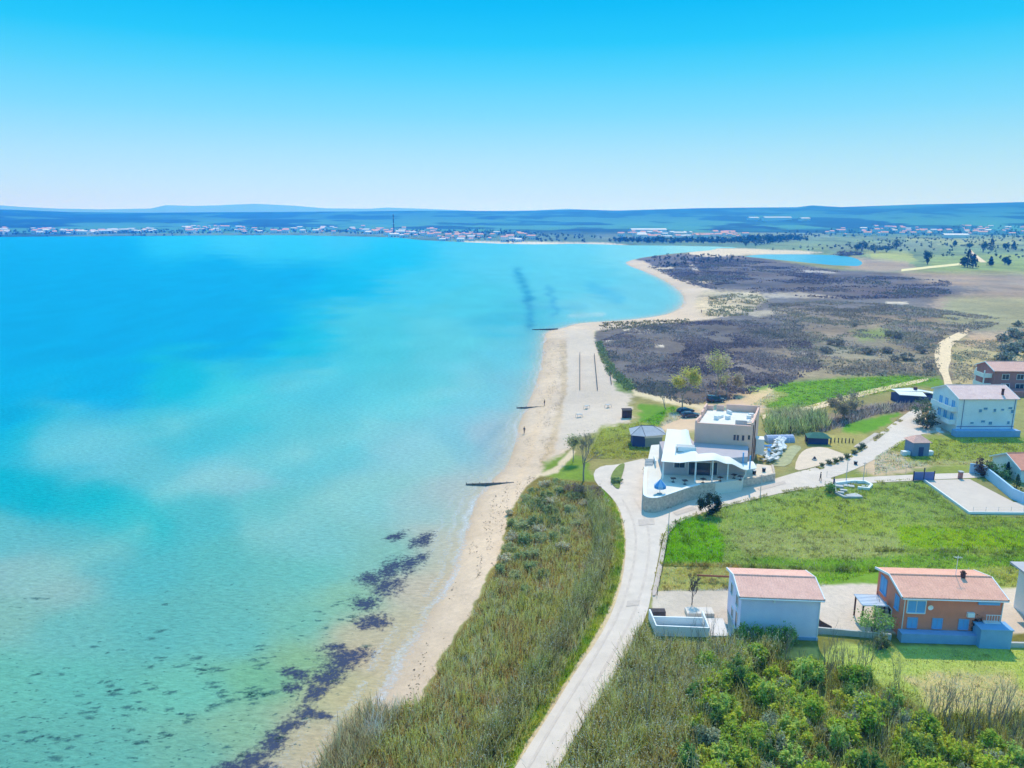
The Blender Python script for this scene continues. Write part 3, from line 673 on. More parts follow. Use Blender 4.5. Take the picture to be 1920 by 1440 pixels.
def lace_mat(name, col, sc, lo, hi, top):
    m = bpy.data.materials.new(name); m.use_nodes = True
    nt = m.node_tree; N = nt.nodes; L = nt.links
    for n in list(N): N.remove(n)
    o = N.new('ShaderNodeOutputMaterial'); d = N.new('ShaderNodeBsdfDiffuse'); d.inputs[0].default_value = (*col, 1); t = N.new('ShaderNodeBsdfTransparent')
    at = N.new('ShaderNodeAttribute'); at.attribute_name = 'amt'
    tc = N.new('ShaderNodeTexCoord'); n = N.new('ShaderNodeTexNoise'); n.inputs['Scale'].default_value = sc; n.inputs['Detail'].default_value = 6; n.inputs['Roughness'].default_value = .7
    L.new(tc.outputs['Object'], n.inputs['Vector'])
    a = N.new('ShaderNodeMath'); a.operation = 'MULTIPLY_ADD'; a.inputs[1].default_value = 3.4; a.inputs[2].default_value = -1.7; L.new(n.outputs['Fac'], a.inputs[0])
    s = N.new('ShaderNodeMath'); s.operation = 'ADD'; L.new(a.outputs[0], s.inputs[0]); L.new(at.outputs['Fac'], s.inputs[1])
    r = N.new('ShaderNodeMapRange'); r.inputs['From Min'].default_value = lo; r.inputs['From Max'].default_value = hi; r.inputs['To Max'].default_value = top
    L.new(s.outputs[0], r.inputs['Value'])
    mx = N.new('ShaderNodeMixShader'); L.new(r.outputs[0], mx.inputs[0]); L.new(t.outputs[0], mx.inputs[1]); L.new(d.outputs[0], mx.inputs[2]); L.new(mx.outputs[0], o.inputs[0])
    return m
V, f, e = surf()
tag(np_mesh('sea_foam', V, f, None, lace_mat('foam', (.76, .76, .76), 2.0, .3, 1.4, .62), False, None, e), 'white broken foam along the waterline', 'foam', kind='stuff')

# ---- seagrass beds and flecks showing dark in the shallows
BEDS = [(745, 1006, 26, 9, -10), (790, 1015, 28, 12, -30), (795, 1045, 18, 12, -20), (735, 1065, 40, 20, -25), (770, 1060, 34, 18, -20), (695, 1085, 34, 18, -10), (725, 1100, 40, 22, -20), (690, 1130, 36, 16, 0), (705, 1165, 40, 20, 5), (680, 1172, 18, 10, 0),
        (640, 1245, 52, 22, -15), (610, 1270, 50, 24, -20), (590, 1300, 42, 20, -25), (560, 1265, 34, 14, 0), (650, 1230, 60, 14, -5), (575, 1335, 34, 16, 0), (600, 1340, 24, 12, 0), (540, 1365, 44, 20, -35), (510, 1395, 44, 22, -30), (470, 1425, 50, 22, -20), (430, 1440, 40, 16, -10), (500, 1440, 30, 14, 0), (545, 1290, 24, 10, -10), (625, 1215, 30, 12, 0)]
def beds():
    C_ = plane_pt([b[0] for b in BEDS], [b[1] for b in BEDS], 0.0)
    lo = C_.min(0) - 6; hi = C_.max(0) + 6; st = .3
    X, Y = np.meshgrid(np.arange(lo[0], hi[0], st), np.arange(lo[1], hi[1], st), indexing='ij')
    px, py = to_px(X, Y, 0.0); amt = np.full(X.shape, -1.0)
    wx = (fbm(X / 2.2, Y / 2.2, 601, 3) - .5) * 26; wy = (fbm(X / 2.2, Y / 2.2, 611, 3) - .5) * 16
    for bx, by, rx, ry, an in BEDS:
        c, s = math.cos(R(an)), math.sin(R(an)); ux = (px + wx - bx) * c + (py + wy - by) * s; uy = -(px + wx - bx) * s + (py + wy - by) * c
        amt = np.maximum(amt, 1.02 - np.sqrt((ux / rx) ** 2 + (uy / ry) ** 2))
    amt -= (sdist(X, Y) > -1.2) * 2
    nr, na = X.shape; idx = np.arange(nr * na).reshape(nr, na)
    f = np.stack([idx[:-1, :-1], idx[1:, :-1], idx[1:, 1:], idx[:-1, 1:]], -1).reshape(-1, 4)
    av = amt.ravel(); f = f[(av[f] > -.12).any(1)]
    used = np.zeros(nr * na, bool); used[f.ravel()] = True; mp_ = np.cumsum(used) - 1
    V = np.column_stack([X.ravel(), Y.ravel(), np.full(X.size, .012)])[used]
    return V, mp_[f], av[used]
V, f, e = beds()
sgm = lace_mat('seagrass', (.055, .07, .13), 1.7, .05, .75, .8)
tag(np_mesh('seagrass', V, f, None, sgm, False, None, e), 'dark seagrass beds showing through the shallow water by the shore', 'seagrass', kind='stuff')
def flecks():
    V = []; Fc = []; A = []
    spots = []
    for _ in range(560):
        px = rng.uniform(-20, 700); py = 1090 + 360 * rng.random() ** .6
        spots.append((px, py, rng.uniform(.11, .24) if rng.random() < .86 else rng.uniform(.3, .75)))
    for bx, by, nn in ((470, 1310, 14), (360, 1250, 12), (230, 1295, 14), (180, 1320, 14), (370, 1345, 8), (300, 1380, 8), (440, 1300, 12), (120, 1400, 8), (30, 1385, 8), (500, 1225, 10), (640, 1160, 14), (610, 1140, 5)):
        for _ in range(nn * 2 // 3): spots.append((bx + rng.normal(0, 26), by + rng.normal(0, 11), rng.uniform(.3, .9)))
    for px, py, s in spots:
        x, y = plane_pt(px, py, 0.0); 
        if sdist(np.array([x]), np.array([y]))[0] > -4: continue
        k = len(V); n = 9; an = rng.uniform(-.3, .5); sx = s * rng.uniform(1, 2.1); sy = s * rng.uniform(.5, .9)
        V.append((x, y, .012)); A.append(.95)
        for i in range(n):
            t = 2 * math.pi * i / n; rr = rng.uniform(.6, 1.25)
            ux, uy = math.cos(t) * sx * rr, math.sin(t) * sy * rr
            V.append((x + ux * math.cos(an) - uy * math.sin(an), y + ux * math.sin(an) + uy * math.cos(an), .012)); A.append(-.05)
        for i in range(n): Fc.append((k, k + 1 + i, k + 1 + (i + 1) % n))
    return np.array(V), np.array(Fc), np.array(A)
V, f, e = flecks()
tag(np_mesh('seagrass', V, f, None, lace_mat('seagrass_clump', (.06, .17, .17), 2.2, .0, .9, .6), False, None, e), 'small dark seagrass clumps scattered over the sandy sea floor', 'seagrass', kind='stuff')

# ------------------------------------------------------------------ roads, paths, paved yards
M_ROAD = mat('road_concrete', (222, 221, 228), .9, .09, .45, .25)
M_PATH = mat('dirt_track', (238, 224, 202), .95, .12, .6, .3)
M_PAVE = mat('pavement_slabs', (206, 202, 212), .9, .08, .8, .1)
M_YARD = mat('yard_paving', (216, 214, 220), .9, .05, .5, .1)
M_GRAVEL = mat('pale_gravel', (228, 220, 216), .95, .08, .7, .3)
sheet('road', [(940, 1480), (966, 1440), (1030, 1340), (1080, 1258), (1122, 1200), (1150, 1145), (1168, 1085), (1174, 1030), (1171, 985), (1160, 950), (1140, 925), (1116, 906), (1112, 884), (1130, 873), (1155, 872), (1180, 866), (1215, 858),
               (1216, 900), (1210, 950), (1230, 962), (1286, 936), (1340, 924), (1409, 910), (1452, 898), (1492, 886), (1540, 874), (1582, 858), (1616, 838), (1650, 812), (1690, 782), (1716, 764),
               (1732, 772), (1722, 790), (1736, 802), (1800, 800), (1800, 808), (1740, 812), (1706, 820), (1670, 842), (1630, 868), (1590, 886), (1546, 900), (1600, 896), (1735, 889), (1860, 886), (1860, 895), (1735, 900), (1560, 910),
               (1480, 921), (1400, 940), (1330, 957), (1262, 984), (1243, 1000), (1232, 1060), (1222, 1110), (1214, 1150), (1190, 1200), (1150, 1270), (1100, 1345), (1046, 1440), (1020, 1480)], M_ROAD, .05, 3.0, 1)
sheet('pavement', [(1262, 980), (1246, 1000), (1238, 1040), (1228, 1090), (1221, 1118), (1231, 1118), (1241, 1070), (1249, 1020), (1253, 1002), (1270, 984)], M_PAVE, .14, 2.5, 1)
sheet('car_park', [(1492, 868), (1500, 850), (1516, 840), (1545, 838), (1572, 848), (1596, 856), (1560, 866), (1520, 878), (1490, 884)], M_GRAVEL, .075, 3, 1)
sheet('terrace_lawn', [(1446, 874), (1472, 846), (1484, 834), (1506, 838), (1492, 852), (1478, 876)], mat('worn_lawn', (176, 188, 160), .95, .18, 1.2, .3), .07, 3, 1)
sheet('dirt_track', [(1772, 728), (1768, 705), (1757, 690), (1751, 665), (1755, 646), (1780, 631), (1808, 618), (1814, 614), (1820, 623), (1794, 640), (1782, 652), (1785, 672), (1777, 690), (1781, 708), (1788, 726)], M_PATH, .05, 4, 1)
sheet('dirt_track', [(1430, 778), (1500, 766), (1580, 742), (1660, 724), (1740, 708), (1742, 714), (1664, 731), (1586, 751), (1504, 776), (1430, 788)], M_PATH, .05, 4, 1)
sheet('footpath', [(1690, 505), (1745, 499), (1804, 493), (1804, 497), (1745, 503), (1690, 509)], mat('pale_track', (238, 236, 196), .95, .05, .3), .1, 12, 0)
sheet('footpath', [(1818, 466), (1826, 474), (1850, 492), (1838, 492), (1822, 480)], M_PATH, .1, 12, 0)
sheet('paved_yard', [(1730, 901), (1818, 899), (1900, 942), (1990, 946), (1990, 964), (1817, 965)], M_YARD, .09, 3, 0)
M_WEAR = mat('worn_concrete', (214, 212, 219), .9, .1, .8, .2)
for off in (-17, 15):
    cl_ = [(1003, 1452), (1058, 1352), (1106, 1275), (1146, 1206), (1176, 1150), (1196, 1090), (1205, 1040), (1206, 1000), (1196, 965), (1178, 935)]
    wd = [2.6 * (y / 1200) for x, y in cl_]
    sheet('tyre_track', [(x + off * y / 1300 - w_, y) for (x, y), w_ in zip(cl_, wd)] + [(x + off * y / 1300 + w_, y) for (x, y), w_ in reversed(list(zip(cl_, wd)))], M_WEAR, .075, 2.5, 1)
M_PATCH = mat('patched_concrete', (206, 204, 211), .9, .1, 1.2, .2)
for pl in ([(1196, 975), (1226, 972), (1228, 984), (1198, 986)], [(1262, 962), (1300, 950), (1306, 955), (1268, 968)], [(1600, 838), (1640, 812), (1652, 814), (1612, 842)], [(1176, 1128), (1200, 1126), (1198, 1136), (1174, 1138)], [(1420, 916), (1470, 902), (1474, 907), (1424, 921)]):
    sheet('road_repair', pl, M_PATCH, .09, 2.5, 0)
# grassed island in the junction
sheet('traffic_island', [(1145, 905), (1146, 890), (1158, 874), (1172, 868), (1170, 882), (1164, 900), (1162, 918), (1154, 916)], mat('island_turf', (124, 148, 84), .95, .3, 1.5, .4), .16, 2, 1)

# ------------------------------------------------------------------ building materials
M_ROOF = tile_mat('pink_clay_tiles', (.86, .46, .36))
M_ROOF2 = tile_mat('orange_clay_tiles', (.86, .42, .30))
M_ROOFP = tile_mat('pale_pink_tiles', (.86, .56, .50))
M_BLUEW = mat('pale_blue_render', (.76, .70, .90), .9, .09, .35, .05, linear=True)
M_BLUEP = mat('blue_plinth_render', (.26, .40, .64), .9, .08, .8, .05, linear=True)
M_ORANGE = mat('orange_render', (.84, .26, .16), .9, .11, .4, .05, linear=True)
M_ICE = mat('white_blue_render', (.74, .80, .85), .9, .08, .3, .05, linear=True)
M_WHITE = mat('white_paint', (.80, .80, .80), .7, .03, .8, linear=True)
M_CONC = mat('concrete', (.50, .49, .48), .95, .12, .7, .2, linear=True)
M_BEIGE = mat('beige_render', (.86, .52, .41), .9, .05, .5, .06, linear=True)
M_TERR = mat('terrace_floor', (.74, .68, .60), .85, .05, .5, linear=True)
M_STONE = mat('stone_wall', (.56, .46, .38), .95, .3, 2.2, .5, linear=True)
M_GLASS = mat('window_glass', (.03, .045, .07), .12, .1, .5, spec=.6, linear=True)
M_SHUT = mat('blue_shutter', (.16, .40, .72), .7, .06, 1, linear=True)
M_DARK = mat('dark_metal', (.03, .03, .04), .5, .1, 2, linear=True)
M_WOOD = mat('weathered_timber', (.085, .07, .07), .95, .25, 3, .3, linear=True)
M_BROWN = mat('brown_timber', (.11, .055, .05), .9, .2, 3, .3, linear=True)
M_BRICK = mat('brick_red_render', (.42, .19, .17), .9, .12, 1, .1, linear=True)
M_GREY = mat('grey_membrane', (.42, .43, .47), .8, .12, 1.2, .1, linear=True)
M_CANV = mat('white_membrane', (.82, .79, .75), .6, .03, .3, linear=True)
M_NAVY = mat('navy_panel', (.05, .07, .19), .6, .1, 1, linear=True)
M_TIMB = mat('red_brown_pipe', (.40, .15, .09), .7, .1, 2, linear=True)
M_BLUE = mat('blue_fabric', (.07, .28, .60), .8, .06, 2, linear=True)

def window(parent, x, z, w, h, face='front', D=0.0, frame=M_WHITE, pane=M_GLASS, y0=0.0, label=None):
    """frame with its pane as a sub-part; face front (y=y0, looking -y), left (x=0) or right (x=W)"""
    f = MB(); p = MB(); t = .10
    def put(mb, a, b, c, d, off, th):
        # rectangle a..b across, c..d up, on the chosen face
        if face == 'front': mb.box((a + b) / 2, y0 - off - th / 2, c, b - a, th, d - c)
        elif face == 'left': mb.box(y0 - off - th / 2, (a + b) / 2, c, th, b - a, d - c)
        else: mb.box(y0 + off + th / 2, (a + b) / 2, c, th, b - a, d - c)
    put(f, x, x + w, z - .12, z, 0, .16); put(f, x, x + w, z + h, z + h + t, 0, .08)
    put(f, x - t, x, z - .12, z + h + t, 0, .08); put(f, x + w, x + w + t, z - .12, z + h + t, 0, .08)
    if w > .9: put(f, x + w / 2 - .03, x + w / 2 + .03, z, z + h, 0, .07)
    put(p, x, x + w, z, z + h, 0, .035)
    fo = f.build('window', frame, parent); p.build('pane', pane, fo)
    if label: fo['label'] = label
    return fo

def gable_roof(parent, W, D, ze, zr, over, m, trim, th=.16):
    """two sloping slabs, ridge along x, with a white verge board"""
    r = MB()
    yr = D / 2; s = (zr - ze) / yr
    for sgn in (0, 1):
        y0 = -over if sgn == 0 else D + over; z0 = ze - s * over
        a = [(-over, y0, z0), (W + over, y0, z0), (W + over, yr, zr), (-over, yr, zr)]
        if sgn: a = [a[1], a[0], a[3], a[2]]
        top = [(p[0], p[1], p[2] + th) for p in a]
        n = len(r.v); r.v += a + top
        for q in ((3, 2, 1, 0), (4, 5, 6, 7), (0, 1, 5, 4), (1, 2, 6, 5), (3, 0, 4, 7)):
            r.f.append([n + i for i in q]); r.mi.append(0)
    ro = r.build('roof', m, parent)
    rd = MB(); rd.tube((-over, yr, zr + th), (W + over, yr, zr + th), .13, n=6); rd.build('ridge_tiles', m, ro)
    for x in (-over - .05, W + over + .05):
        v = MB(); ya, za, yb = -over, ze - s * over, D + over
        for xx in (x - .06, x + .06):
            v.poly([(xx, ya, za - .05), (xx, yr, zr - .05), (xx, yr, zr + th + .06), (xx, ya, za + th + .06)]); v.poly([(xx, yb, za - .05), (xx, yr, zr - .05), (xx, yr, zr + th + .06), (xx, yb, za + th + .06)])
        for y0 in (ya, yb):
            v.poly([(x - .06, y0, za - .05), (x + .06, y0, za - .05), (x + .06, yr, zr - .05), (x - .06, yr, zr - .05)])
            v.poly([(x - .06, y0, za + th + .06), (x + .06, y0, za + th + .06), (x + .06, yr, zr + th + .06), (x - .06, yr, zr + th + .06)])
        v.build('verge_board', trim, ro)
    return ro

def gable_wall(parent, W, D, z0, ze, zr, m):
    w = MB()
    w.poly([(0, 0, z0), (W, 0, z0), (W, 0, ze), (0, 0, ze)]); w.poly([(W, D, z0), (0, D, z0), (0, D, ze), (W, D, ze)])
    w.poly([(0, D, z0), (0, 0, z0), (0, 0, ze), (0, D / 2, zr), (0, D, ze)]); w.poly([(W, 0, z0), (W, D, z0), (W, D, ze), (W, D / 2, zr), (W, 0, ze)])
    return w.build('wall', m, parent)

def rot_at(a, b):
    return math.atan2(b[1] - a[1], b[0] - a[0])

# ---- pale blue house
A = (27.0, 81.6); B = (36.05, 80.9); zb = 2.3
h = empty('house', (A[0], A[1], zb), rot_at(A, B), 'pale blue house with plain shaded front and pink tiled roof beside the concrete court', 'house')
W_, D_ = math.hypot(B[0] - A[0], B[1] - A[1]), 7.0
gable_wall(h, W_, D_, -.8, 5.9, 6.75, M_BLUEW)
p = MB(); p.box(W_ / 2, -.04, -.8, W_ + .1, .08, 1.75); p.build('plinth', M_BLUEP, h)
gable_roof(h, W_, D_, 5.9, 6.75, .28, M_ROOF, M_WHITE)
window(h, 1.2, .9, .9, 2.1, 'left'); window(h, 3.4, 1.0, 1.0, 1.2, 'left'); window(h, 1.4, 3.7, 1.0, 1.3, 'left'); window(h, 4.4, 3.7, 1.0, 1.3, 'left')
l = MB(); l.box(3.75, -.16, 5.35, .22, .22, .28); l.tube((3.75, 0, 5.5), (3.75, -.2, 5.6), .04); l.build('wall_lamp', M_WHITE, h)
g = MB(); g.tube((-.3, -.36, 5.78), (W_ + .3, -.36, 5.78), .08); g.tube((W_ - .1, -.1, -.8), (W_ - .1, -.1, 5.75), .05); g.build('gutter', M_WHITE, h)

# ---- orange house
A = (46.0, 81.4); B = (57.3, 80.7)
h = empty('house', (A[0], A[1], zb), rot_at(A, B), 'orange house with blue shutters, long pink roof and a rooftop chimney', 'house')
W_, D_ = math.hypot(B[0] - A[0], B[1] - A[1]), 7.2
gable_wall(h, W_, D_, -.8, 5.95, 6.85, M_ORANGE)
gable_roof(h, W_, D_, 5.95, 6.85, .3, M_ROOF2, M_WHITE)
p = MB(); p.box(4.0, -.55, -.9, 8.6, 1.1, 2.7); p.build('plinth', M_BLUEP, h)
p = MB(); p.box(9.95, -.9, -.9, 3.5, 1.8, 3.9); p.box(9.95, -.9, 3.0, 3.7, 2.0, .12); e_ = p.build('extension', mat('sky_blue_render', (.22, .42, .66), .9, .05, 1, linear=True), h)
for x in (.75, 3.6, 6.6): window(h, x, 2.1, 1.0, 1.15, 'front', frame=M_BLUEP, pane=M_SHUT)
window(h, .5, 4.0, 2.0, 1.5, 'front', frame=M_WHITE, pane=M_SHUT, label='wide blue roller shutter on the upper floor')
p = MB(); p.box(9.6, -.1, 5.3, 2.4, .2, .45); p.build('awning', M_SHUT, h)
p = MB()
for k in range(6): p.box(9.3 + k * .3, -.55, 3.25, .04, .04, .95)
p.box(10.05, -.55, 4.2, 1.7, .06, .06); p.box(10.05, -.3, 3.14, 1.8, .6, .1); p.build('balcony_railing', M_WHITE, h)
p = MB(); p.box(7.7, -.15, 3.7, .8, .3, .55); p.build('air_conditioner', M_WHITE, h)
window(h, 1.0, 3.6, 1.0, 1.6, 'left', frame=M_BLUEP, pane=M_SHUT); window(h, 4.6, 3.6, 1.6, 2.0, 'left', frame=M_BLUEP, pane=M_SHUT); window(h, 2.6, .9, .9, 1.9, 'left')
c = MB(); c.box(8.2, 3.4, 6.5, .4, .4, 1.0); c.box(8.2, 3.4, 7.5, .55, .55, .1); c.box(8.2, 3.4, 7.6, .3, .3, .2); c.build('chimney', M_BROWN, h)
c = MB(); c.tube((7.5, 3.7, 6.7), (7.5, 3.7, 9.6), .035); c.tube((7.0, 3.7, 9.4), (8.0, 3.7, 9.4), .02)
for k in range(5): c.tube((7.1 + .2 * k, 3.4, 9.4), (7.1 + .2 * k, 4.0, 9.4), .012)
c.build('antenna', M_WHITE, h)
s = MB()
for k in range(9): s.box(-.75, 1.2 + .32 * k, .0, 1.1, .34, .35 + .36 * k)
s.build('staircase', M_CONC, h)
s = MB(); s.tube((-1.25, 1.1, 1.2), (-1.25, 4.2, 4.4), .03)
for k in range(5): s.tube((-1.25, 1.1 + .75 * k, .3 + .76 * k), (-1.25, 1.1 + .75 * k, 1.2 + .78 * k), .025)
s.build('handrail', M_DARK, h)
g = MB(); g.tube((-.3, -.38, 5.84), (W_ + .3, -.38, 5.84), .07); g.tube((W_ - .12, -.1, 1.9), (W_ - .12, -.1, 5.8), .05); g.tube((.1, -.1, 1.9), (.1, -.1, 5.8), .05); g.build('gutter', M_WHITE, h)
d_ = MB()
for k in range(10):
    a0 = 2 * math.pi * k / 10; a1 = 2 * math.pi * (k + 1) / 10; d_.poly([(2.9, -.35, 4.9), (2.9 + .32 * math.cos(a0), -.48, 4.9 + .32 * math.sin(a0)), (2.9 + .32 * math.cos(a1), -.48, 4.9 + .32 * math.sin(a1))])
d_.tube((2.9, 0, 4.7), (2.9, -.36, 4.9), .03); d_.build('satellite_dish', M_WHITE, h)
# lean-to terrace roof left of the orange house
q = g1(1618, 1150)
t = empty('pergola', (43.1, 83.2, zb), rot_at(A, B), 'pale grey flat pergola roof on brown posts left of the orange house', 'pergola')
r_ = MB(); r_.box(.9, 2.2, 3.3, 3.0, 2.8, .12)
for k in range(8): r_.box(.9, .95 + .36 * k, 3.42, 3.0, .06, .05)
r_.build('roof', mat('pale_grey_sheet', (.62, .66, .74), .7, .05, 1, linear=True), t)
for x, y in ((-.4, 1.0), (2.1, 1.0), (-.4, 3.4), (2.1, 3.4)):
    MB().box(x, y, -.3, .16, .16, 3.6).build('post', M_BROWN, t)

# ---- white house cut by the frame edge
q = g1(1905, 1150)
t = empty('house', (63.9, 80.6, zb), R(-2), 'white house with glazed balconies at the edge of the view', 'house')
w_ = MB(); w_.box(4, 4, -.8, 8, 8, 7.2); w_.build('wall', M_WHITE, t)
r_ = MB(); r_.prism([(-.9, -1.0), (8.6, -1.0), (8.6, 8.6), (-.9, 8.6)], 6.4, 6.65); r_.build('roof', mat('grey_roof', (.5, .46, .47), .8, .08, 1, linear=True), t)
for z in (.2, 3.2):
    b = MB(); b.prism([(-.8, -.6), (8, -1.2), (8, 0), (0, 0), (-.0, 5), (-.8, 5)], z + 2.6 - 2.7, z); b.build('balcony', M_WHITE, t)
    gl = MB()
    for (x0, y0, x1, y1) in ((-.72, -.5, 7.9, -1.05), (-.74, -.4, -.74, 4.8)):
        n = 8
        for k in range(n):
            a0 = k / n; a1 = (k + .93) / n
            gl.poly([(x0 + (x1 - x0) * a0, y0 + (y1 - y0) * a0, z + .1), (x0 + (x1 - x0) * a1, y0 + (y1 - y0) * a1, z + .1), (x0 + (x1 - x0) * a1, y0 + (y1 - y0) * a1, z + 1.0), (x0 + (x1 - x0) * a0, y0 + (y1 - y0) * a0, z + 1.0)])
    gl.build('balcony_glass', mat('tinted_glass', (.16, .24, .32), .15, .1, 1, spec=.5, linear=True), t)
    window(t, .6, z + .1, 3.4, 2.2, 'left', pane=M_GLASS, frame=M_DARK)
    window(t, .8, z + .1, 3.0, 2.2, 'front', pane=M_GLASS, frame=M_DARK)

# ---- white and blue three-storey house further back
A = (101.0, 166.2)
h = empty('house', (A[0], A[1], 2.7), R(.5), 'tall white and blue house with balconies and a pale pink roof beside the road bend', 'house')
W_, D_ = 13.0, 10.8
gable_wall(h, W_, D_, -.5, 8.7, 10.6, M_ICE)
gable_roof(h, W_, D_, 8.7, 10.6, .35, M_ROOFP, M_WHITE)
p = MB(); p.box(W_ / 2 - .2, -.9, -.6, W_ + 1.6, 1.8, 2.3); p.build('plinth', M_BLUEP, h)
g = MB(); g.tube((1.0, -.08, 1.7), (1.0, -.08, 8.6), .06); g.tube((W_ - .4, -.08, 1.7), (W_ - .4, -.08, 8.6), .06); g.box(W_ / 2, -.05, 2.2, W_, .1, .15); g.build('downpipe', mat('slate_blue_trim', (.16, .2, .34), .8, .05, 1, linear=True), h)
for x, z, a, b in ((4.6, 5.6, .7, .7), (5.6, 6.2, .9, .5), (7.9, 5.7, .6, .7), (9.6, 6.0, .7, .4), (11.2, 6.3, .9, .5), (11.9, 5.4, .6, .8), (3.0, 2.9, .8, .4), (5.4, 3.2, .9, .5), (7.2, 2.7, .8, .7), (11.4, 2.8, .6, .7)):
    window(h, x, z, a, b, 'front', frame=M_ICE, pane=mat('blue_pane', (.14, .30, .46), .3, .2, 1, linear=True))
for z in (2.6, 5.6):
    b = MB(); b.prism([(-1.5, .6), (-.002, .6), (-.002, 8.8), (-1.5, 8.8)], z, z + .2); b.box(-1.45, 4.7, z + .2, .08, 8.2, .9); b.box(-.75, .64, z + .2, 1.4, .08, .9); b.build('balcony', M_ICE, h)
    for y in (1.5, 4.2, 6.6): window(h, y, z + .25, 1.3, 2.0, 'left', frame=M_WHITE, pane=M_SHUT)
c = MB(); c.box(10.4, 1.4, 8.9, .4, .4, 1.7); c.box(10.4, 1.4, 10.6, .55, .55, .12); c.build('chimney', M_BROWN, h)
s = MB(); s.box(-2.1, 6.0, -.4, 1.1, 5.5, 1.4); s.box(-2.1, 2.4, -.4, 1.1, 1.4, .8); s.build('staircase', M_WHITE, h)

# ---- brick red house with white stair tower
q = g1(1862, 738)
h = empty('house', (134.5, 207.0, 2.9), R(-2), 'brick red house with white balconies behind the white and blue house', 'house')
W_, D_ = 16.0, 9.0
gable_wall(h, W_, D_, -.5, 6.6, 8.3, M_BRICK)
gable_roof(h, W_, D_, 6.6, 8.3, .4, M_ROOF, M_WHITE)
for x in (2.2, 6.2, 10.6): window(h, x, 1.0, 2.2, 1.9, 'front', frame=M_WHITE); window(h, x, 4.2, 1.8, 1.4, 'front', frame=M_WHITE)
for z in (1.6, 4.4):
    b = MB(); b.box(-1.2, 3.4, z, 2.2, 5.0, .25); b.box(-2.25, 3.4, z + .25, .1, 5.0, 1.0); b.box(-1.2, .95, z + .25, 2.2, .1, 1.0); b.build('balcony', M_WHITE, h)
for y in (1.2, 5.4): MB().box(-2.1, y, -.5, .25, .25, 7.0).build('pillar', M_WHITE, h)
b = MB(); b.box(7.5, -2.2, -.5, 15, 4.2, 2.2); b.build('annex', M_BRICK, h)

# ---- house at the frame edge by the paved yard
q = g1(1902, 905)
h = empty('house', (q.x + 1.0, q.y, q.z - .2), R(3), 'low white house with a bright orange roof beside the paved yard', 'house')
gable_wall(h, 12, 8, -.3, 2.8, 4.6, M_WHITE); gable_roof(h, 12, 8, 2.8, 4.6, .4, mat('bright_orange_tiles', (.75, .30, .20), .85, .12, 1, linear=True), M_WHITE)
for x in (1.5, 4.5): window(h, x, .9, 1.4, 1.3, 'front')

# ---- small hut with pink roof
q = g1(1726, 856)
h = empty('hut', (q.x - 1.75, q.y, q.z), R(2), 'small slate blue hut with a pink hipped roof standing on the grass', 'hut')
MB().box(1.75, 1.6, -.3, 3.4, 3.2, 3.3).build('wall', mat('slate_blue_wall', (.20, .27, .40), .9, .08, 1, linear=True), h)
r_ = MB()
a = [(-.3, -.3, 3.0), (3.8, -.3, 3.0), (3.8, 3.5, 3.0), (-.3, 3.5, 3.0), (1.3, 1.6, 4.2), (2.2, 1.6, 4.2)]
for f_ in ((0, 1, 5, 4), (1, 2, 5), (2, 3, 4, 5), (3, 0, 4), (3, 2, 1, 0)): r_.poly([a[i] for i in f_])
r_.build('roof', M_ROOF, h)
MB().box(-.9, 1.0, .0, 1.6, 1.0, .9).build('bench', M_WHITE, h)
MB().box(4.2, 1.0, .0, 1.2, 1.0, .9).build('counter', M_WHITE, h)
MB().box(1.75, -.02, 0, 1.0, .06, 2.0).build('door', M_NAVY, h)

# ---- low shed with white sheet roofs
q = g1(1686, 756)
h = empty('shed', (q.x, q.y, q.z), R(6), 'low dark shed under crooked white sheet roofs beside the dirt track', 'shed')
w_ = MB(); w_.box(2.0, 2.0, -.2, 4.2, 3.6, 2.4); w_.box(8.0, 3.0, -.2, 6.5, 3.4, 1.7); w_.build('wall', M_NAVY, h)
r_ = MB(); r_.prism([(-.4, -.3), (7.2, -.6), (7.6, 1.9), (0, 2.3)], [2.3, 1.7, 2.3, 2.7], [2.42, 1.82, 2.42, 2.82]); r_.build('roof', M_CANV, h)
r_ = MB(); r_.prism([(.2, 2.3), (7.6, 2.0), (12.2, 1.2), (12.4, 4.4), (6, 5.2), (.2, 4.6)], [2.75, 2.5, 1.6, 1.7, 2.8, 2.7], [2.87, 2.62, 1.72, 1.82, 2.92, 2.82]); r_.build('roof', M_CANV, h)
MB().box(6.6, 3.6, 2.7, .7, .7, .7).build('chimney', M_BROWN, h)

# ---- beach bar kiosk
q = g1(1186, 838)
h = empty('kiosk', (q.x, q.y + .2, q.z), R(-3), 'grey roofed beach kiosk with navy front behind the white terrace', 'kiosk')
MB().prism([(0, 0), (2.6, -.9), (2.6, 3.8), (0, 4)], -.3, 2.6).build('counter_front', M_NAVY, h)
MB().prism([(2.62, -.8), (6.4, .2), (6.4, 4.2), (2.62, 4)], -.3, 2.2).build('wall', mat('sage_panel', (.28, .33, .30), .9, .1, 1, linear=True), h)
MB().prism([(2.5, -.95), (6.5, .1), (6.5, .3), (2.5, -.75)], 2.2, 2.75).build('fascia', M_WHITE, h)
r_ = MB(); a = [(-.5, -.6, 2.75), (2.6, -1.5, 2.75), (7.2, -.1, 2.9), (7.0, 4.8, 2.9), (-.4, 4.9, 2.8), (2.0, 2.0, 4.3), (4.6, 2.3, 4.2)]
for f_ in ((0, 1, 5), (1, 2, 6, 5), (2, 3, 6), (3, 4, 5, 6), (4, 0, 5)): r_.poly([a[i] for i in f_])
r_.poly([a[i] for i in (4, 3, 2, 1, 0)])
r_.build('roof', M_GREY, h)
r_ = MB(); r_.tube(a[5], a[6], .07)
for i, j in ((0, 5), (1, 5), (2, 6), (3, 6), (4, 5)): r_.tube(a[i], a[j], .05)
r_.build('roof_ribs', M_DARK, h)

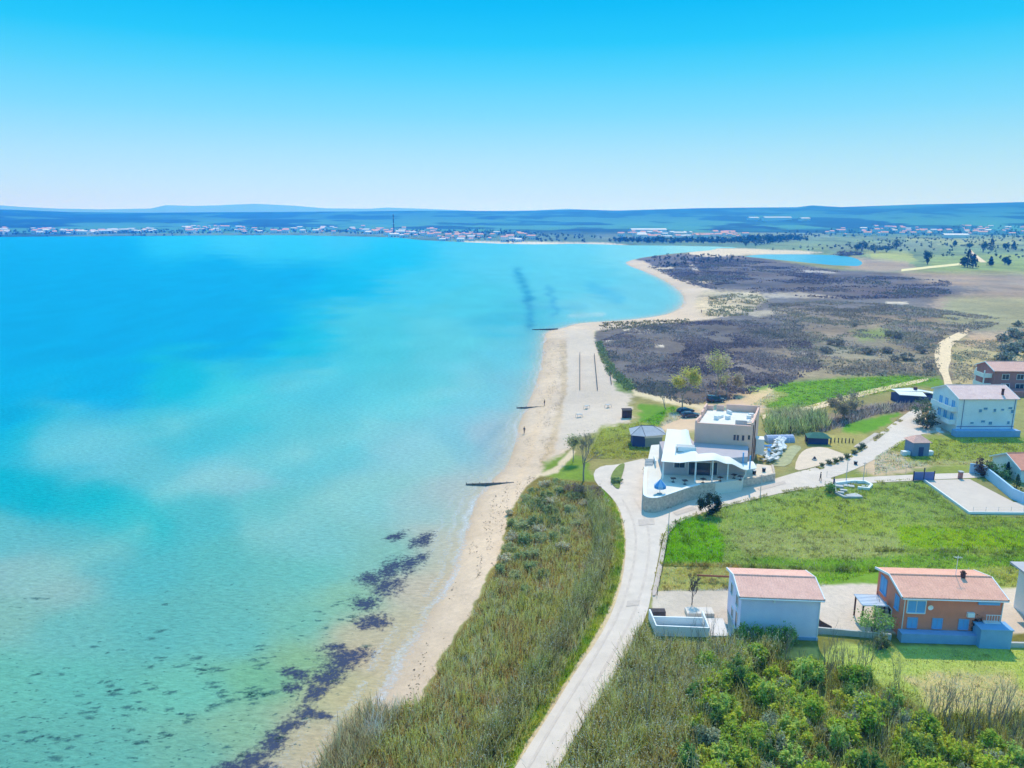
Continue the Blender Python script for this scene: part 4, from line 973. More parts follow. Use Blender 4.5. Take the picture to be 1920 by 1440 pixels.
# ---- restaurant
FL, FR, BR, BL = (35.74, 142.9), (46.24, 140.35), (51.5, 152.9), (41.0, 155.5)
def on(a, b, t): return (a[0] + (b[0] - a[0]) * t, a[1] + (b[1] - a[1]) * t)
T = empty('restaurant', (22.0, 122.0, 0), 0, 'beige cube restaurant with parapet roof, white wavy canopy and raised stone terrace', 'restaurant')
def loc(p): return (p[0] - 22.0, p[1] - 122.0)
def pz(px, py, z):
    a = plane_pt(px, py, z); return (float(a[0]) - 22.0, float(a[1]) - 122.0)
fl, fr, br, bl = map(loc, (FL, FR, BR, BL))
MB().prism([fl, fr, br, bl], 2, 11.7).build('wall', M_BEIGE, T)
# parapet of unequal height with notches
par = MB()
def rim(a, b, z0, z1, th=.35):
    d = Vector((b[0] - a[0], b[1] - a[1])).normalized(); n = Vector((-d.y, d.x)) * th
    par.prism([a, b, (b[0] + n.x, b[1] + n.y), (a[0] + n.x, a[1] + n.y)], z0, z1)
rim(fl, fr, 11.702, 12.35); rim(fr, br, 11.704, 13.0); rim(on(br, bl, .0), on(br, bl, .62), 11.706, 13.2)
for a0, a1, z in ((0, .18, 12.8), (.24, .42, 12.5), (.5, .68, 12.9), (.74, 1, 13.1)): rim(on(fl, bl, a1), on(fl, bl, a0), 11.708, z)
rim(on(br, bl, .66), on(br, bl, .8), 11.706, 12.9); rim(on(br, bl, .86), on(br, bl, .99), 11.706, 12.7)
par.build('parapet', M_BEIGE, T)
mid = on(on(fl, fr, .5), on(bl, br, .5), .5)
MB().prism([on(fl, br, .04), on(fr, bl, .04), on(br, fl, .04), on(bl, fr, .04)], 11.7, 11.78).build('roof_deck', mat('cream_roof', (.78, .70, .62), .9, .08, .6, linear=True), T)
for k in range(7):
    a_, b_ = rng.uniform(.15, .9), rng.uniform(.3, .88); pp = on(on(fl, fr, a_), on(bl, br, a_), b_)
    st = MB(); st.box(pp[0], pp[1], 11.78, rng.uniform(.5, 1.6), rng.uniform(.3, .9), rng.uniform(.2, .8), rng.uniform(0, 3)); st.build('roof_box', M_WHITE, T)
pp = on(on(fl, fr, .86), on(bl, br, .86), .2); st = MB(); st.box(pp[0] - 1, pp[1], 11.8, 2.2, .12, .9, -.24); st.box(pp[0] + .5, pp[1] + .6, 12.2, 2.6, 1.2, .1, -.24); st.build('roof_hatch', M_CONC, T)
ang = rot_at(fl, fr); Wf = math.hypot(fr[0] - fl[0], fr[1] - fl[1])
def fwin(t, z, w, h_):
    r0 = bpy.data.objects.new('window', None)
    f = MB(); p_ = MB(); cx, cy = on(fl, fr, t); nx, ny = math.sin(ang), -math.cos(ang)
    f.box(cx + nx * .03, cy + ny * .03, z - .08, w + .2, .08, .08, ang); f.box(cx + nx * .03, cy + ny * .03, z + h_, w + .2, .08, .1, ang)
    for s_ in (-1, 1): f.box(cx + nx * .03 + s_ * math.cos(ang) * (w / 2 + .05), cy + ny * .03 + s_ * math.sin(ang) * (w / 2 + .05), z, .1, .08, h_, ang)
    fo = f.build('window', M_BEIGE, T); p_.box(cx + nx * .02, cy + ny * .02, z, w, .05, h_, ang); p_.build('pane', M_GLASS, fo)
    bpy.data.objects.remove(r0)
for t_, z, w_, h_ in ((.70, 9.3, .42, 1.1), (.755, 9.3, .42, 1.1), (.845, 9.35, .45, 1.05), (.945, 9.6, .4, .9), (.945, 7.0, .4, .9), (.06, 7.6, .3, .3)): fwin(t_, z, w_, h_)
dp = MB()
for t_ in (.05, .32): a_ = on(fr, br, t_); dp.tube((a_[0] + .1, a_[1], 2.5), (a_[0] + .1, a_[1], 12.4), .08)
dp.build('downpipe', M_BROWN, T)
a_ = on(fr, br, .62); x = MB(); x.box(a_[0] + .9, a_[1], 4.5, 1.6, 2.4, 3.2, -.25); x.build('stair_box', M_WHITE, T)
# terrace platform and its stone wall
wallpx = [(1211, 877), (1208, 928), (1212, 932), (1220, 934.5), (1232, 934), (1247, 929.5), (1301, 911), (1340, 905.5)]
tp = [pz(a, b, 5.2) for a, b in wallpx]
terr = tp + [(tp[-1][0] + 5.5, tp[-1][1] + 2.0), fr, (fl[0] + 1, fl[1]), (bl[0] - 1, bl[1] - 1), (bl[0] - 12, bl[1] - 4)]
MB().prism(terr, 1.0, 5.1).build('terrace', M_TERR, T)
sw = MB(); sm = smooth_line(tp, 1)
def wall_run(mb, pts, z0, z1, th):
    pts = [Vector(p) for p in pts]; L_ = []; R_ = []
    for i, p in enumerate(pts):
        d = (pts[min(i + 1, len(pts) - 1)] - pts[max(i - 1, 0)]).normalized(); n = Vector((-d.y, d.x)) * th / 2
        L_.append(p + n); R_.append(p - n)
    za = z0 if hasattr(z0, '__len__') else [z0] * len(pts); zb_ = z1 if hasattr(z1, '__len__') else [z1] * len(pts)
    for i in range(len(pts) - 1):
        a, b, c, d = L_[i], L_[i + 1], R_[i + 1], R_[i]
        v = lambda p, z: (p.x, p.y, z)
        mb.poly([v(d, za[i]), v(c, za[i + 1]), v(c, zb_[i + 1]), v(d, zb_[i])]); mb.poly([v(b, za[i + 1]), v(a, za[i]), v(a, zb_[i]), v(b, zb_[i + 1])])
        mb.poly([v(a, zb_[i]), v(d, zb_[i]), v(c, zb_[i + 1]), v(b, zb_[i + 1])])
        if i == 0: mb.poly([v(a, za[0]), v(d, za[0]), v(d, zb_[0]), v(a, zb_[0])])
        if i == len(pts) - 2: mb.poly([v(c, za[i + 1]), v(b, za[i + 1]), v(b, zb_[i + 1]), v(c, zb_[i + 1])])
    return mb
wall_run(sw, sm, .8, 5.32, .5); sw.build('stone_wall', M_STONE, T)
cp = MB(); wall_run(cp, sm[:-2], 5.321, 5.42, .58); cp.build('coping', M_WHITE, T)
low = [pz(1340, 907, 4.3), pz(1402, 899, 4.3), pz(1452, 888.5, 4.3), pz(1448, 872, 4.3), pz(1412, 868, 4.3), pz(1380, 880, 4.3)]
MB().prism(low, 1.0, 4.2).build('side_terrace', mat('sandy_floor', (.74, .62, .50), .9, .1, 1, linear=True), T)
sw = MB(); wall_run(sw, low[:4], .8, 4.42, .4); sw.build('stone_wall', M_STONE, T)
# ground floor room with glazed front
gf = [pz(1243, 897, 5.2), pz(1330, 893, 5.2), pz(1404, 888, 5.2)]
room = [(gf[0][0] + .6, gf[0][1] + 2.4), (gf[1][0], gf[1][1] + .3), (gf[2][0] - .3, gf[2][1] + .4), (fr[0] - .6, fr[1] - .05), (fl[0] - .02, fl[1] - .05), (fl[0] - .02, fl[1] + 3.0), (gf[0][0] + 1.6, gf[0][1] + 12.5)]
MB().prism(room, 5.1, 8.35).build('ground_floor', mat('mauve_render', (.48, .42, .44), .9, .06, 1, linear=True), T)
def facade(t, w, z, h_, m, name):
    a, b = room[0], room[1]
    if t > 1: a, b, t = room[1], room[2], t - 1
    an = rot_at(a, b); c = on(a, b, t); f = MB(); f.box(c[0] + math.sin(an) * .04, c[1] - math.cos(an) * .04, z, w + .24, .06, h_ + .12, an); fo = f.build(name, M_WHITE, T)
    g_ = MB(); g_.box(c[0] + math.sin(an) * .09, c[1] - math.cos(an) * .09, z, w, .05, h_, an); g_.build('pane', m, fo)
for t_, w_, z, h_ in ((.28, .9, 6.6, 1.2), (.40, .9, 6.6, 1.2), (.62, 1.2, 5.3, 2.4), (.80, 1.3, 5.3, 2.4), (.95, 1.2, 5.3, 2.4), (1.12, 1.2, 5.3, 2.4)): facade(t_, w_, z, h_, M_GLASS, 'window')
cpos = [(1243, 899), (1303, 905), (1335, 902.5), (1364, 899.5), (1398, 893)]
cz = [8.55, 9.1, 9.1, 8.1, 6.6]
for (a, b), z in zip(cpos, cz):
    x, y = pz(a, b, 5.1); MB().tube((x, y + .1, 5.1), (x, y + .1, z), .13, n=8).build('column', M_WHITE, T)
# the white wavy membrane: one sheet, front strip plus a wing that climbs at the back left
pr = [(1238, 899, 8.65), (1268, 902, 8.7), (1303, 905.5, 9.25), (1335, 903.5, 9.3), (1364, 900.5, 8.35), (1400, 896, 6.75), (1418, 890, 6.5)]
fx = [pz(a, b, 5.2) + (z,) for a, b, z in pr]
def lerp_list(L_, t):
    s_ = t * (len(L_) - 1); i = min(int(s_), len(L_) - 2); f = s_ - i; f2 = f * f * (3 - 2 * f)
    return [L_[i][k] + (L_[i + 1][k] - L_[i][k]) * (f if k < 2 else f2) for k in range(3)]
can = MB(); NU, NV = 36, 10; top = []
for i in range(NU + 1):
    u = i / NU; p = lerp_list(fx, u)
    deep = 3.4 + 12.5 * (1 - sstep(.26, .36, u)) * 1.0
    for j in range(NV + 1):
        v = j / NV; y = p[1] + deep * v; x = p[0] + v * (.5 + 1.6 * (1 - u)) * (deep / 8)
        z = p[2] + (math.sin(v * math.pi) * .18) + (1.5 * v * v if u < .3 else .25 * v)
        top.append((x, y, z))
n = len(can.v); can.v += top + [(a, b, c - .08) for a, b, c in top]
K = (NU + 1) * (NV + 1)
for i in range(NU):
    for j in range(NV):
        a = i * (NV + 1) + j; q = (a, a + NV + 1, a + NV + 2, a + 1)
        can.f.append([n + k for k in q]); can.mi.append(0); can.f.append([n + K + k for k in reversed(q)]); can.mi.append(0)
for i in range(NU):
    for j in (0, NV):
        a = i * (NV + 1) + j; can.f.append([n + a, n + a + NV + 1, n + K + a + NV + 1, n + K + a]); can.mi.append(0)
for j in range(NV):
    for i in (0, NU):
        a = i * (NV + 1) + j; can.f.append([n + a, n + a + 1, n + K + a + 1, n + K + a]); can.mi.append(0)
can.build('canopy', M_CANV, T, smooth=False)
x, y = pz(1285, 845, 9.0); hb = MB(); hb.box(x, y, 8.6, 3.4, 2.2, 1.25, -.2); hb.build('roof_light', M_CONC, T)
hb = MB(); hb.box(x - 1.9, y - .6, 8.9, .12, 1.6, 1.4, -.2); hb.box(x, y - 1.25, 9.2, 3.3, .1, .9, -.2); hb.build('roof_rail', M_WHITE, T)
for a, b in ((1393, 866), (1406, 872)):
    x, y = pz(a, b, 7.4); MB().tube((x, y, 6.6), (x, y, 9.2), .14, n=8).build('vent_pipe', M_SHUT, T)
s_ = MB(); x, y = pz(1226, 872, 5.2)
for k in range(5): s_.box(x - 1.0 + .12 * k, y + .5 * k, 5.1, 1.5, .5, .12 + .13 * k)
s_.build('terrace_steps', M_CONC, T)
s_ = MB(); wall_run(s_, [(x + .2, y - .8), (x + .5, y + 2.6)], 5.1, 6.3, .2); s_.build('stair_wall', M_WHITE, T)

# parasol on the terrace corner and planter beside it
x, y = plane_pt(1237, 926, 5.1)
t = empty('parasol', (x, y, 5.1), .3, 'blue and white half-closed parasol on the white terrace corner', 'parasol')
MB().tube((0, 0, 0), (0, 0, 2.6), .05, n=6).build('pole', M_WHITE, t)
MB().box(0, 0, 0, .7, .7, .12).build('base', M_CONC, t)
c = MB()
for k in range(8):
    a0, a1 = 2 * math.pi * k / 8, 2 * math.pi * (k + 1) / 8
    c.poly([(0, 0, 2.7), (1.05 * math.cos(a0), 1.05 * math.sin(a0), 1.55), (1.05 * math.cos(a1), 1.05 * math.sin(a1), 1.55)], k % 2)
    c.poly([(1.05 * math.cos(a0), 1.05 * math.sin(a0), 1.55), (1.05 * math.cos(a0), 1.05 * math.sin(a0), 1.1), (1.05 * math.cos(a1), 1.05 * math.sin(a1), 1.1), (1.05 * math.cos(a1), 1.05 * math.sin(a1), 1.55)], k % 2)
c.build('shade', [M_BLUE, mat('pale_blue_fabric', (.3, .5, .75), .8, .04, 1, linear=True)], t)

# cafe tables in the shade of the canopy
first = None
for k, (px, py) in enumerate(((1262, 904), (1284, 908), (1318, 905), (1350, 902), (1376, 897), (1388, 900))):
    x, y = plane_pt(px, py, 5.1)
    if first is None:
        first = empty('table', (x, y, 5.1), 0, 'dark square table in the shade of the white canopy', 'table', 'tables under the restaurant canopy')
        MB().box(0, 0, .70, .9, .9, .05).build('table_top', M_BROWN, first); MB().tube((0, 0, 0), (0, 0, .7), .05, n=6).build('leg', M_DARK, first); MB().box(0, 0, 0, .5, .5, .04).build('base', M_DARK, first)
    else: o = copy_tree(first); o.location = (x, y, 5.1); o.rotation_euler = (0, 0, .2 * k)

# ------------------------------------------------------------------ walls, courts, fences, beach furniture
def wall_thing(name, label, cat, pts, z0, z1, th, m, group=None):
    """free-standing wall through world points"""
    c = Vector((sum(p[0] for p in pts) / len(pts), sum(p[1] for p in pts) / len(pts)))
    g = float(height(np.array([c.x]), np.array([c.y]))[0])
    mb = MB(); wall_run(mb, [(p[0] - c.x, p[1] - c.y) for p in pts], z0, z1, th)
    o = mb.build(name, m); o.location = (c.x, c.y, g); return tag(o, label, cat, group)
def gp(*px): return [tuple(g1(a, b)[:2]) for a, b in px]

# concrete court left of the blue house
def court():
    a = g1(1228, 1186)
    t = empty('concrete_court', (19.6, 82.2, 2.75), R(-1), 'white walled concrete court with a grey slab left of the pale blue house', 'court')
    w_ = MB(); wall_run(w_, [(-2.5, 4.0), (-2.3, .2), (3.9, -.2), (4.0, 3.7)], -.5, 1.2, .22); w_.build('wall', M_WHITE, t)
    w_ = MB(); wall_run(w_, [(-2.45, 2.2), (3.6, 2.0)], -.5, 1.25, .2); w_.build('inner_wall', M_WHITE, t)
    MB().box(.8, .95, -.4, 5.4, 1.5, .75).build('slab', M_CONC, t)
    MB().box(5.3, 1.8, -.3, 2.6, 4.0, .45).build('terrace', mat('pale_terrace', (.72, .66, .62), .9, .08, 1, linear=True), t)
    MB().box(4.0, 5.2, -.3, 3.4, 1.6, .75).build('platform', mat('pinkish_slab', (.72, .62, .54), .9, .08, 1, linear=True), t)
    MB().box(-1.4, 4.8, -.3, 2.0, .9, .95).build('stone_trough', M_WOOD, t)
court()
a = gp((1306, 1090), (1372, 1092)); wall_thing('pipe_fence', 'low red-brown rail running from the bare garden tree to the blue house', 'fence', a, .75, 1.0, .1, M_TIMB)
a = [(36.3, 82.6), (44.8, 81.0)]; wall_thing('garden_wall', 'grey garden wall between the blue house and the orange house', 'wall', a, -.6, .75, .25, M_CONC)
a = [(57.0, 79.4), (66.5, 79.0)]; wall_thing('garden_wall', 'grey retaining wall right of the orange house terrace', 'wall', a, -.6, .6, .3, M_CONC)
a = [(37.2, 88.2), (37.6, 84.0), (38.4, 82.6)]; wall_thing('rustic_fence', 'brown rustic fence on the yard beside the blue house', 'fence', a, -.2, .8, .12, M_WOOD)
a = gp((1817, 887), (1842, 890), (1898, 936), (1916, 944), (1990, 946)); wall_thing('yard_wall', 'pale blue boundary wall bent around the corner of the paved yard', 'wall', a, -.3, 2.0, .35, mat('sky_wall', (.42, .62, .82), .9, .05, .6, linear=True))
a = gp((1733, 903), (1817, 964), (1990, 965)); wall_thing('yard_kerb', 'low white kerb wall along the open side of the paved yard', 'kerb wall', a, -.2, .42, .25, M_WHITE)
q = g1(1733, 903)
t = empty('gate', (q.x - 1.8, q.y + .5, q.z), R(2), 'purple-blue yard gate between slim posts at the end of the lane', 'gate')
for k, n_ in ((0, 'leaf_panel'), (1, 'leaf_panel')): MB().box(.95 + k * 1.95, 0, .1, 1.85, .1, 1.6).build(n_, mat('violet_blue_panel', (.16, .18, .40), .6, .08, 1, linear=True), t)
for x in (-.05, 1.92, 3.9): MB().box(x, 0, 0, .14, .14, 2.5 if x == 1.92 else 1.9).build('post', M_DARK, t)
q = g1(1800, 898); t = empty('gate_post', q, 0, 'small brown stone gate post on the yard edge', 'gate post')
MB().box(0, 0, -.1, .6, .6, 1.5).build('shaft', M_BRICK, t); MB().box(0, 0, 1.4, .8, .8, .15).build('cap', M_CONC, t)

def post_fence(name, px, step, h_, label, m, mesh=True, r=.04):
    pts = gp(*px); o0 = pts[0]
    t = empty(name, (o0[0], o0[1], 0), 0, label, 'fence')
    seg = [math.hypot(pts[i + 1][0] - pts[i][0], pts[i + 1][1] - pts[i][1]) for i in range(len(pts) - 1)]
    tot = sum(seg); n = int(tot / step); wires = MB(); prev = None
    for k in range(n + 1):
        d = k * tot / n; i = 0
        while i < len(seg) - 1 and d > seg[i]: d -= seg[i]; i += 1
        f = d / seg[i]; x = pts[i][0] + (pts[i + 1][0] - pts[i][0]) * f; y = pts[i][1] + (pts[i + 1][1] - pts[i][1]) * f
        z = float(height(np.array([x]), np.array([y]))[0])
        MB().tube((x - o0[0], y - o0[1], z - .2), (x - o0[0], y - o0[1], z + h_), r, n=5).build('post', m, t)
        c = (x - o0[0], y - o0[1], z)
        if prev:
            for q_ in (.3, .62, .94): wires.tube((prev[0], prev[1], prev[2] + h_ * q_), (c[0], c[1], c[2] + h_ * q_), .012, n=3, cap=False)
        prev = c
    wires.build('wire', m, t)
    return t
post_fence('field_fence', [(1266, 986), (1254, 1004), (1247, 1045), (1238, 1090), (1232, 1116)], 3.0, 1.2, 'wire fence on dark posts along the bright meadow beside the pavement', M_WOOD)
post_fence('yard_fence', [(1824, 962), (1990, 962)], 2.0, 1.1, 'thin wire fence on slim posts along the front of the paved yard', M_CONC, r=.03)
post_fence('lane_fence', [(1550, 894), (1620, 891), (1735, 887)], 4.0, 1.2, 'wire fence with slender posts along the lane to the gate', M_CONC, r=.035)
q = g1(1540, 905)
def pole(px, py, h_, label):
    q = g1(px, py); t = empty('utility_pole', q, 0, label, 'pole')
    MB().tube((0, 0, -.2), (0, 0, h_), .07, .05, n=6).build('shaft', M_CONC, t); MB().tube((-.4, 0, h_ - .2), (.4, 0, h_ - .2), .03, n=4).build('crossarm', M_DARK, t)
pole(1253, 1000, 4.5, 'thin grey pole at the corner of the bright green meadow')
pole(1425, 935, 4.5, 'thin grey pole by the meadow edge right of the dark round bush')
pole(1586, 905, 4.5, 'thin grey pole beside the ruined foundation')
pole(1618, 905, 4.0, 'thin grey pole above the far end of the ruined foundation')

# ruined concrete foundation in the meadow
q = g1(1590, 925)
t = empty('ruined_foundation', q, 0, 'broken white concrete foundation ring in the meadow by the lane', 'foundation')
def rel(*px): return [(p[0] - q.x, p[1] - q.y) for p in gp(*px)]
b = MB(); wall_run(b, rel((1566, 909), (1600, 905), (1622, 906), (1634, 912), (1628, 919), (1608, 917)), -.2, .5, .45); b.build('curved_wall', M_WHITE, t)
b = MB(); wall_run(b, rel((1563, 912), (1566, 926), (1582, 934), (1616, 934)), -.2, .4, .5); b.build('broken_wall', M_CONC, t)
for a_ in ((1572, 915, 1.6, .6), (1582, 922, 1.2, .5), (1600, 931, 2.4, .4), (1576, 928, 1.1, .7), (1624, 912, 1.5, .25), (1592, 912, 1.8, .3)):
    r_ = rel((a_[0], a_[1]))[0]; b = MB(); b.box(r_[0], r_[1], -.1, a_[2], a_[2] * .6, a_[3], rng.uniform(-.5, .5)); b.build('slab_piece', M_CONC, t)

# groynes
def groyne(px, label, zt=.75):
    a = plane_pt(px[0][0], px[0][1], .4); b = plane_pt(px[1][0], px[1][1], .8)
    L_ = math.hypot(b[0] - a[0], b[1] - a[1]); t = empty('groyne', (float(a[0]), float(a[1]), 0), math.atan2(b[1] - a[1], b[0] - a[0]), label, 'groyne')
    bm = MB(); bm.prism([(0, -.11), (L_, -.11), (L_, .11), (0, .11)], [-.6, .2, .2, -.6], [.3, .92, .92, .3]); bm.build('beam', mat('groyne_timber', (.17, .15, .14), .95, .3, 3, .3, linear=True), t)
    n = max(3, int(L_ / 1.3))
    for k in range(n + 1):
        x = L_ * k / n; MB().tube((x, .18 * (-1) ** k, -.9), (x, .18 * (-1) ** k, .46 + .55 * x / L_), .09, .08, n=6).build('pile', mat('groyne_timber', (.17, .15, .14), .95, .3, 3, .3, linear=True), t)
groyne(((874, 906), (963, 905)), 'long dark timber groyne on the near beach below the scrub')
groyne(((969, 763), (1032, 762)), 'dark timber groyne on the middle of the beach with a person standing on it')
groyne(((998, 617), (1046, 616)), 'small dark timber groyne at the far corner of the beach')

# slatted sand fences on the upper beach
def sand_fence(a_px, b_px, label):
    a, b = g1(*a_px), g1(*b_px); L_ = math.hypot(b.x - a.x, b.y - a.y)
    t = empty('sand_fence', a, math.atan2(b.y - a.y, b.x - a.x), label, 'sand fence'); dz = b.z - a.z
    r_ = MB()
    for z in (.25, .6): r_.prism([(0, -.03), (L_, -.03), (L_, .03), (0, .03)], [z, z + dz, z + dz, z], [z + .1, z + dz + .1, z + dz + .1, z + .1])
    r_.build('rail', M_WOOD, t); n = min(60, int(L_ / 1.6))
    for k in range(n + 1):
        x = L_ * k / n; MB().box(x, .07, -.1 + dz * k / n, .14, .07, .95).build('post', M_WOOD, t)
sand_fence((1087, 664), (1087, 732), 'leftmost long low dark fence line on the upper beach')
sand_fence((1114, 666), (1120, 733), 'second long low dark fence line on the upper beach')
sand_fence((1143, 700), (1146, 722), 'short low dark fence line near the marsh edge')

# beach shelter
q = g1(1176, 784)
t = empty('beach_shelter', (q.x - 1.1, q.y, q.z), R(4), 'small dark brown boarded shelter standing alone on the upper beach', 'shelter')
MB().box(1.1, .6, 0, 2.2, 1.2, 1.9).build('boarding', M_BROWN, t)
MB().prism([(-.15, -.2), (2.35, -.2), (2.35, 1.4), (-.15, 1.4)], [1.9, 1.9, 2.1, 2.1], [2.02, 2.02, 2.22, 2.22]).build('roof', M_WOOD, t)
f = MB()
for x in (.0, .72, 1.46, 2.2): f.box(x, -.05, 0, .1, .08, 1.9)
f.build('frame', M_DARK, t)
# climbing frame and other beach play things
for px, py, lb in ((1100, 766, 'small grey play frame on the upper beach beside the fence ends'), (1086, 782, 'low grey play table on the upper beach, nearest the waterline'), (1140, 764, 'small grey frame on the upper beach, nearest the dark shelter')):
    q = g1(px, py); t = empty('play_frame', q, rng.uniform(0, 3), lb, 'play frame')
    for x, y in ((-.8, -.6), (.8, -.6), (-.8, .6), (.8, .6)): MB().tube((x, y, -.1), (x * .8, y * .8, .8), .05, n=5).build('leg', M_CONC, t)
    MB().box(0, 0, .75, 1.3, .9, .08).build('top', M_CONC, t)

# pale blue poly tunnel behind the restaurant
q = g1(1436, 828)
t = empty('poly_tunnel', (q.x, q.y, q.z), R(4), 'long pale blue tarpaulin tunnel behind the restaurant', 'tunnel')
b = MB(); n = 8; prof = [(1.3 * math.cos(math.pi * k / n), 1.5 * math.sin(math.pi * k / n)) for k in range(n + 1)]
for k in range(n):
    b.poly([(0, prof[k][0], prof[k][1]), (6.0, prof[k][0], prof[k][1]), (6.0, prof[k + 1][0], prof[k + 1][1]), (0, prof[k + 1][0], prof[k + 1][1])])
b.poly([(0, p[0], p[1]) for p in prof]); b.poly([(6.0, p[0], p[1]) for p in reversed(prof)])
b.build('cover', mat('pale_blue_tarpaulin', (.36, .42, .58), .8, .15, 2, .2, linear=True), t)
for k in range(6):
    b = MB()
    for j in range(n): b.tube((k * 1.2, prof[j][0] * 1.02, prof[j][1] * 1.02), (k * 1.2, prof[j + 1][0] * 1.02, prof[j + 1][1] * 1.02), .04, n=4, cap=False)
    b.build('hoop', M_WHITE, t)

# green canopied shelter
q = g1(1514, 833)
t = empty('garden_shelter', (q.x, q.y, q.z), R(-6), 'low open garden shelter under a dark green hipped canopy beside the gravel', 'shelter')
a = [(-.3, -.6, 1.6), (5.0, -.4, 1.5), (4.6, 2.6, 1.7), (0, 2.6, 1.7), (1.4, 1.1, 2.5), (3.2, 1.1, 2.5)]
r_ = MB()
for f_ in ((0, 1, 5, 4), (1, 2, 5), (2, 3, 4, 5), (3, 0, 4), (3, 2, 1, 0)): r_.poly([a[i] for i in f_])
r_.build('roof', mat('dark_green_canvas', (.05, .16, .12), .85, .15, 1.5, linear=True), t)
MB().box(2.3, .3, -.1, 4.2, .2, 1.5).build('front_panel', M_NAVY, t); MB().box(2.3, 2.2, -.1, 4.2, .2, 1.6).build('back_panel', M_NAVY, t)
for x, y in ((-.1, -.3), (4.7, -.2), (4.4, 2.4), (.1, 2.4)): MB().box(x, y, -.2, .14, .14, 1.85).build('post', M_WOOD, t)

# stacked white sun loungers beside the restaurant
def lounger():
    t = empty('sun_lounger', (0, 0, 0), 0, 'white plastic sun lounger in the jumbled heap beside the restaurant', 'sun lounger', 'loungers heaped beside the restaurant')
    f = MB()
    for y in (-.32, .32): f.box(0, y, .26, 1.9, .06, .07)
    for x in (-.9, .9): f.box(x, 0, .26, .06, .66, .07)
    f.build('frame', M_WHITE, t)
    b = MB()
    for k in range(9): b.box(-.85 + .155 * k, 0, .33, .12, .6, .03)
    b.build('slatted_seat', M_WHITE, t)
    b = MB(); b.prism([(.52, -.3), (1.1, -.3), (1.1, .3), (.52, .3)], [.36, .66, .66, .36], [.40, .70, .70, .40]); b.build('backrest', M_WHITE, t)
    for x in (-.75, .75):
        for y in (-.3, .3): MB().box(x, y, 0, .06, .06, .27).build('leg', M_WHITE, t)
    return t
lp = lounger(); first = True
zone = gp((1421, 860), (1446, 874), (1476, 838), (1452, 830))
zw = np.array(zone)
for k in range(44):
    while True:
        p_ = zw.min(0) + rng.random(2) * (zw.max(0) - zw.min(0))
        if inside(zw, np.array([p_[0]]), np.array([p_[1]]))[0]: break
    o = lp if first else copy_tree(lp); first = False
    lvl = k // 15
    o.location = (p_[0], p_[1], 2.95 + lvl * .45 + rng.uniform(0, .1)); o.rotation_euler = (rng.normal(0, .1), rng.normal(0, .12) + (.5 if k % 7 == 3 else 0), rng.normal(.9, .5))
for k, (px, py) in enumerate(((1436, 850), (1440, 862), (1430, 856))):
    q = g1(px, py); o = copy_tree(lp); o.location = (q.x, q.y, q.z + 1.4 + .25 * k); o.rotation_euler = (.3, .2, .4 + k)
    del o['group']; o['label'] = ('blue plastic sun lounger on top of the white heap', 'blue sun lounger lowest on the near side of the white heap', 'blue sun lounger tilted between restaurant wall and white heap')[k]
    for ch in o.children:
        ch.data = ch.data.copy(); ch.data.materials.clear(); ch.data.materials.append(M_BLUE)
# low posts in the grass near the gravel and small round shrub markers are built below
pp = None
for k in range(7):
    q = g1(1558 + 6.8 * k, 829 + .3 * k)
    if pp is None:
        pp = empty('wooden_post', q, 0, 'short dark post in the row standing in yellow grass', 'post', 'row of short posts in the yellow grass')
        MB().tube((0, 0, -.1), (0, 0, 1.0), .12, .1, n=6).build('shaft', M_WOOD, pp); MB().tube((0, 0, 1.0), (0, 0, 1.08), .14, .02, n=6).build('cap', M_DARK, pp)
    else: o = copy_tree(pp); o.location = q
q = g1(1527, 863); o = MB(); o.tube((0, 0, -.05), (0, 0, .35), .55, .5, n=12); o.tube((0, 0, .35), (0, 0, .8), .35, .12, n=10, mi=1)
o = o.build('planter', [M_CONC, M_WOOD]); o.location = q; tag(o, 'round dark planter in the middle of the pale gravel court', 'planter')
for px, py, lb in ((1604, 871, 'small dark litter bin on the edge of the road to the tall house'), (1414, 889, 'dark flower tub on the sandy side terrace'), (1432, 884, 'second flower tub on the sandy side terrace, nearer the corner')):
    q = g1(px, py); z = q.z if px > 1500 else 4.2
    if px < 1500: a = plane_pt(px, py, 4.2); q = Vector((a[0], a[1], 4.2))
    t = empty('tub', (q.x, q.y, z), 0, lb, 'tub'); MB().tube((0, 0, 0), (0, 0, .7), .3, .36, n=10).build('bucket', M_DARK, t); MB().tube((0, 0, .7), (0, 0, .78), .4, .4, n=10).build('rim', M_CONC, t)

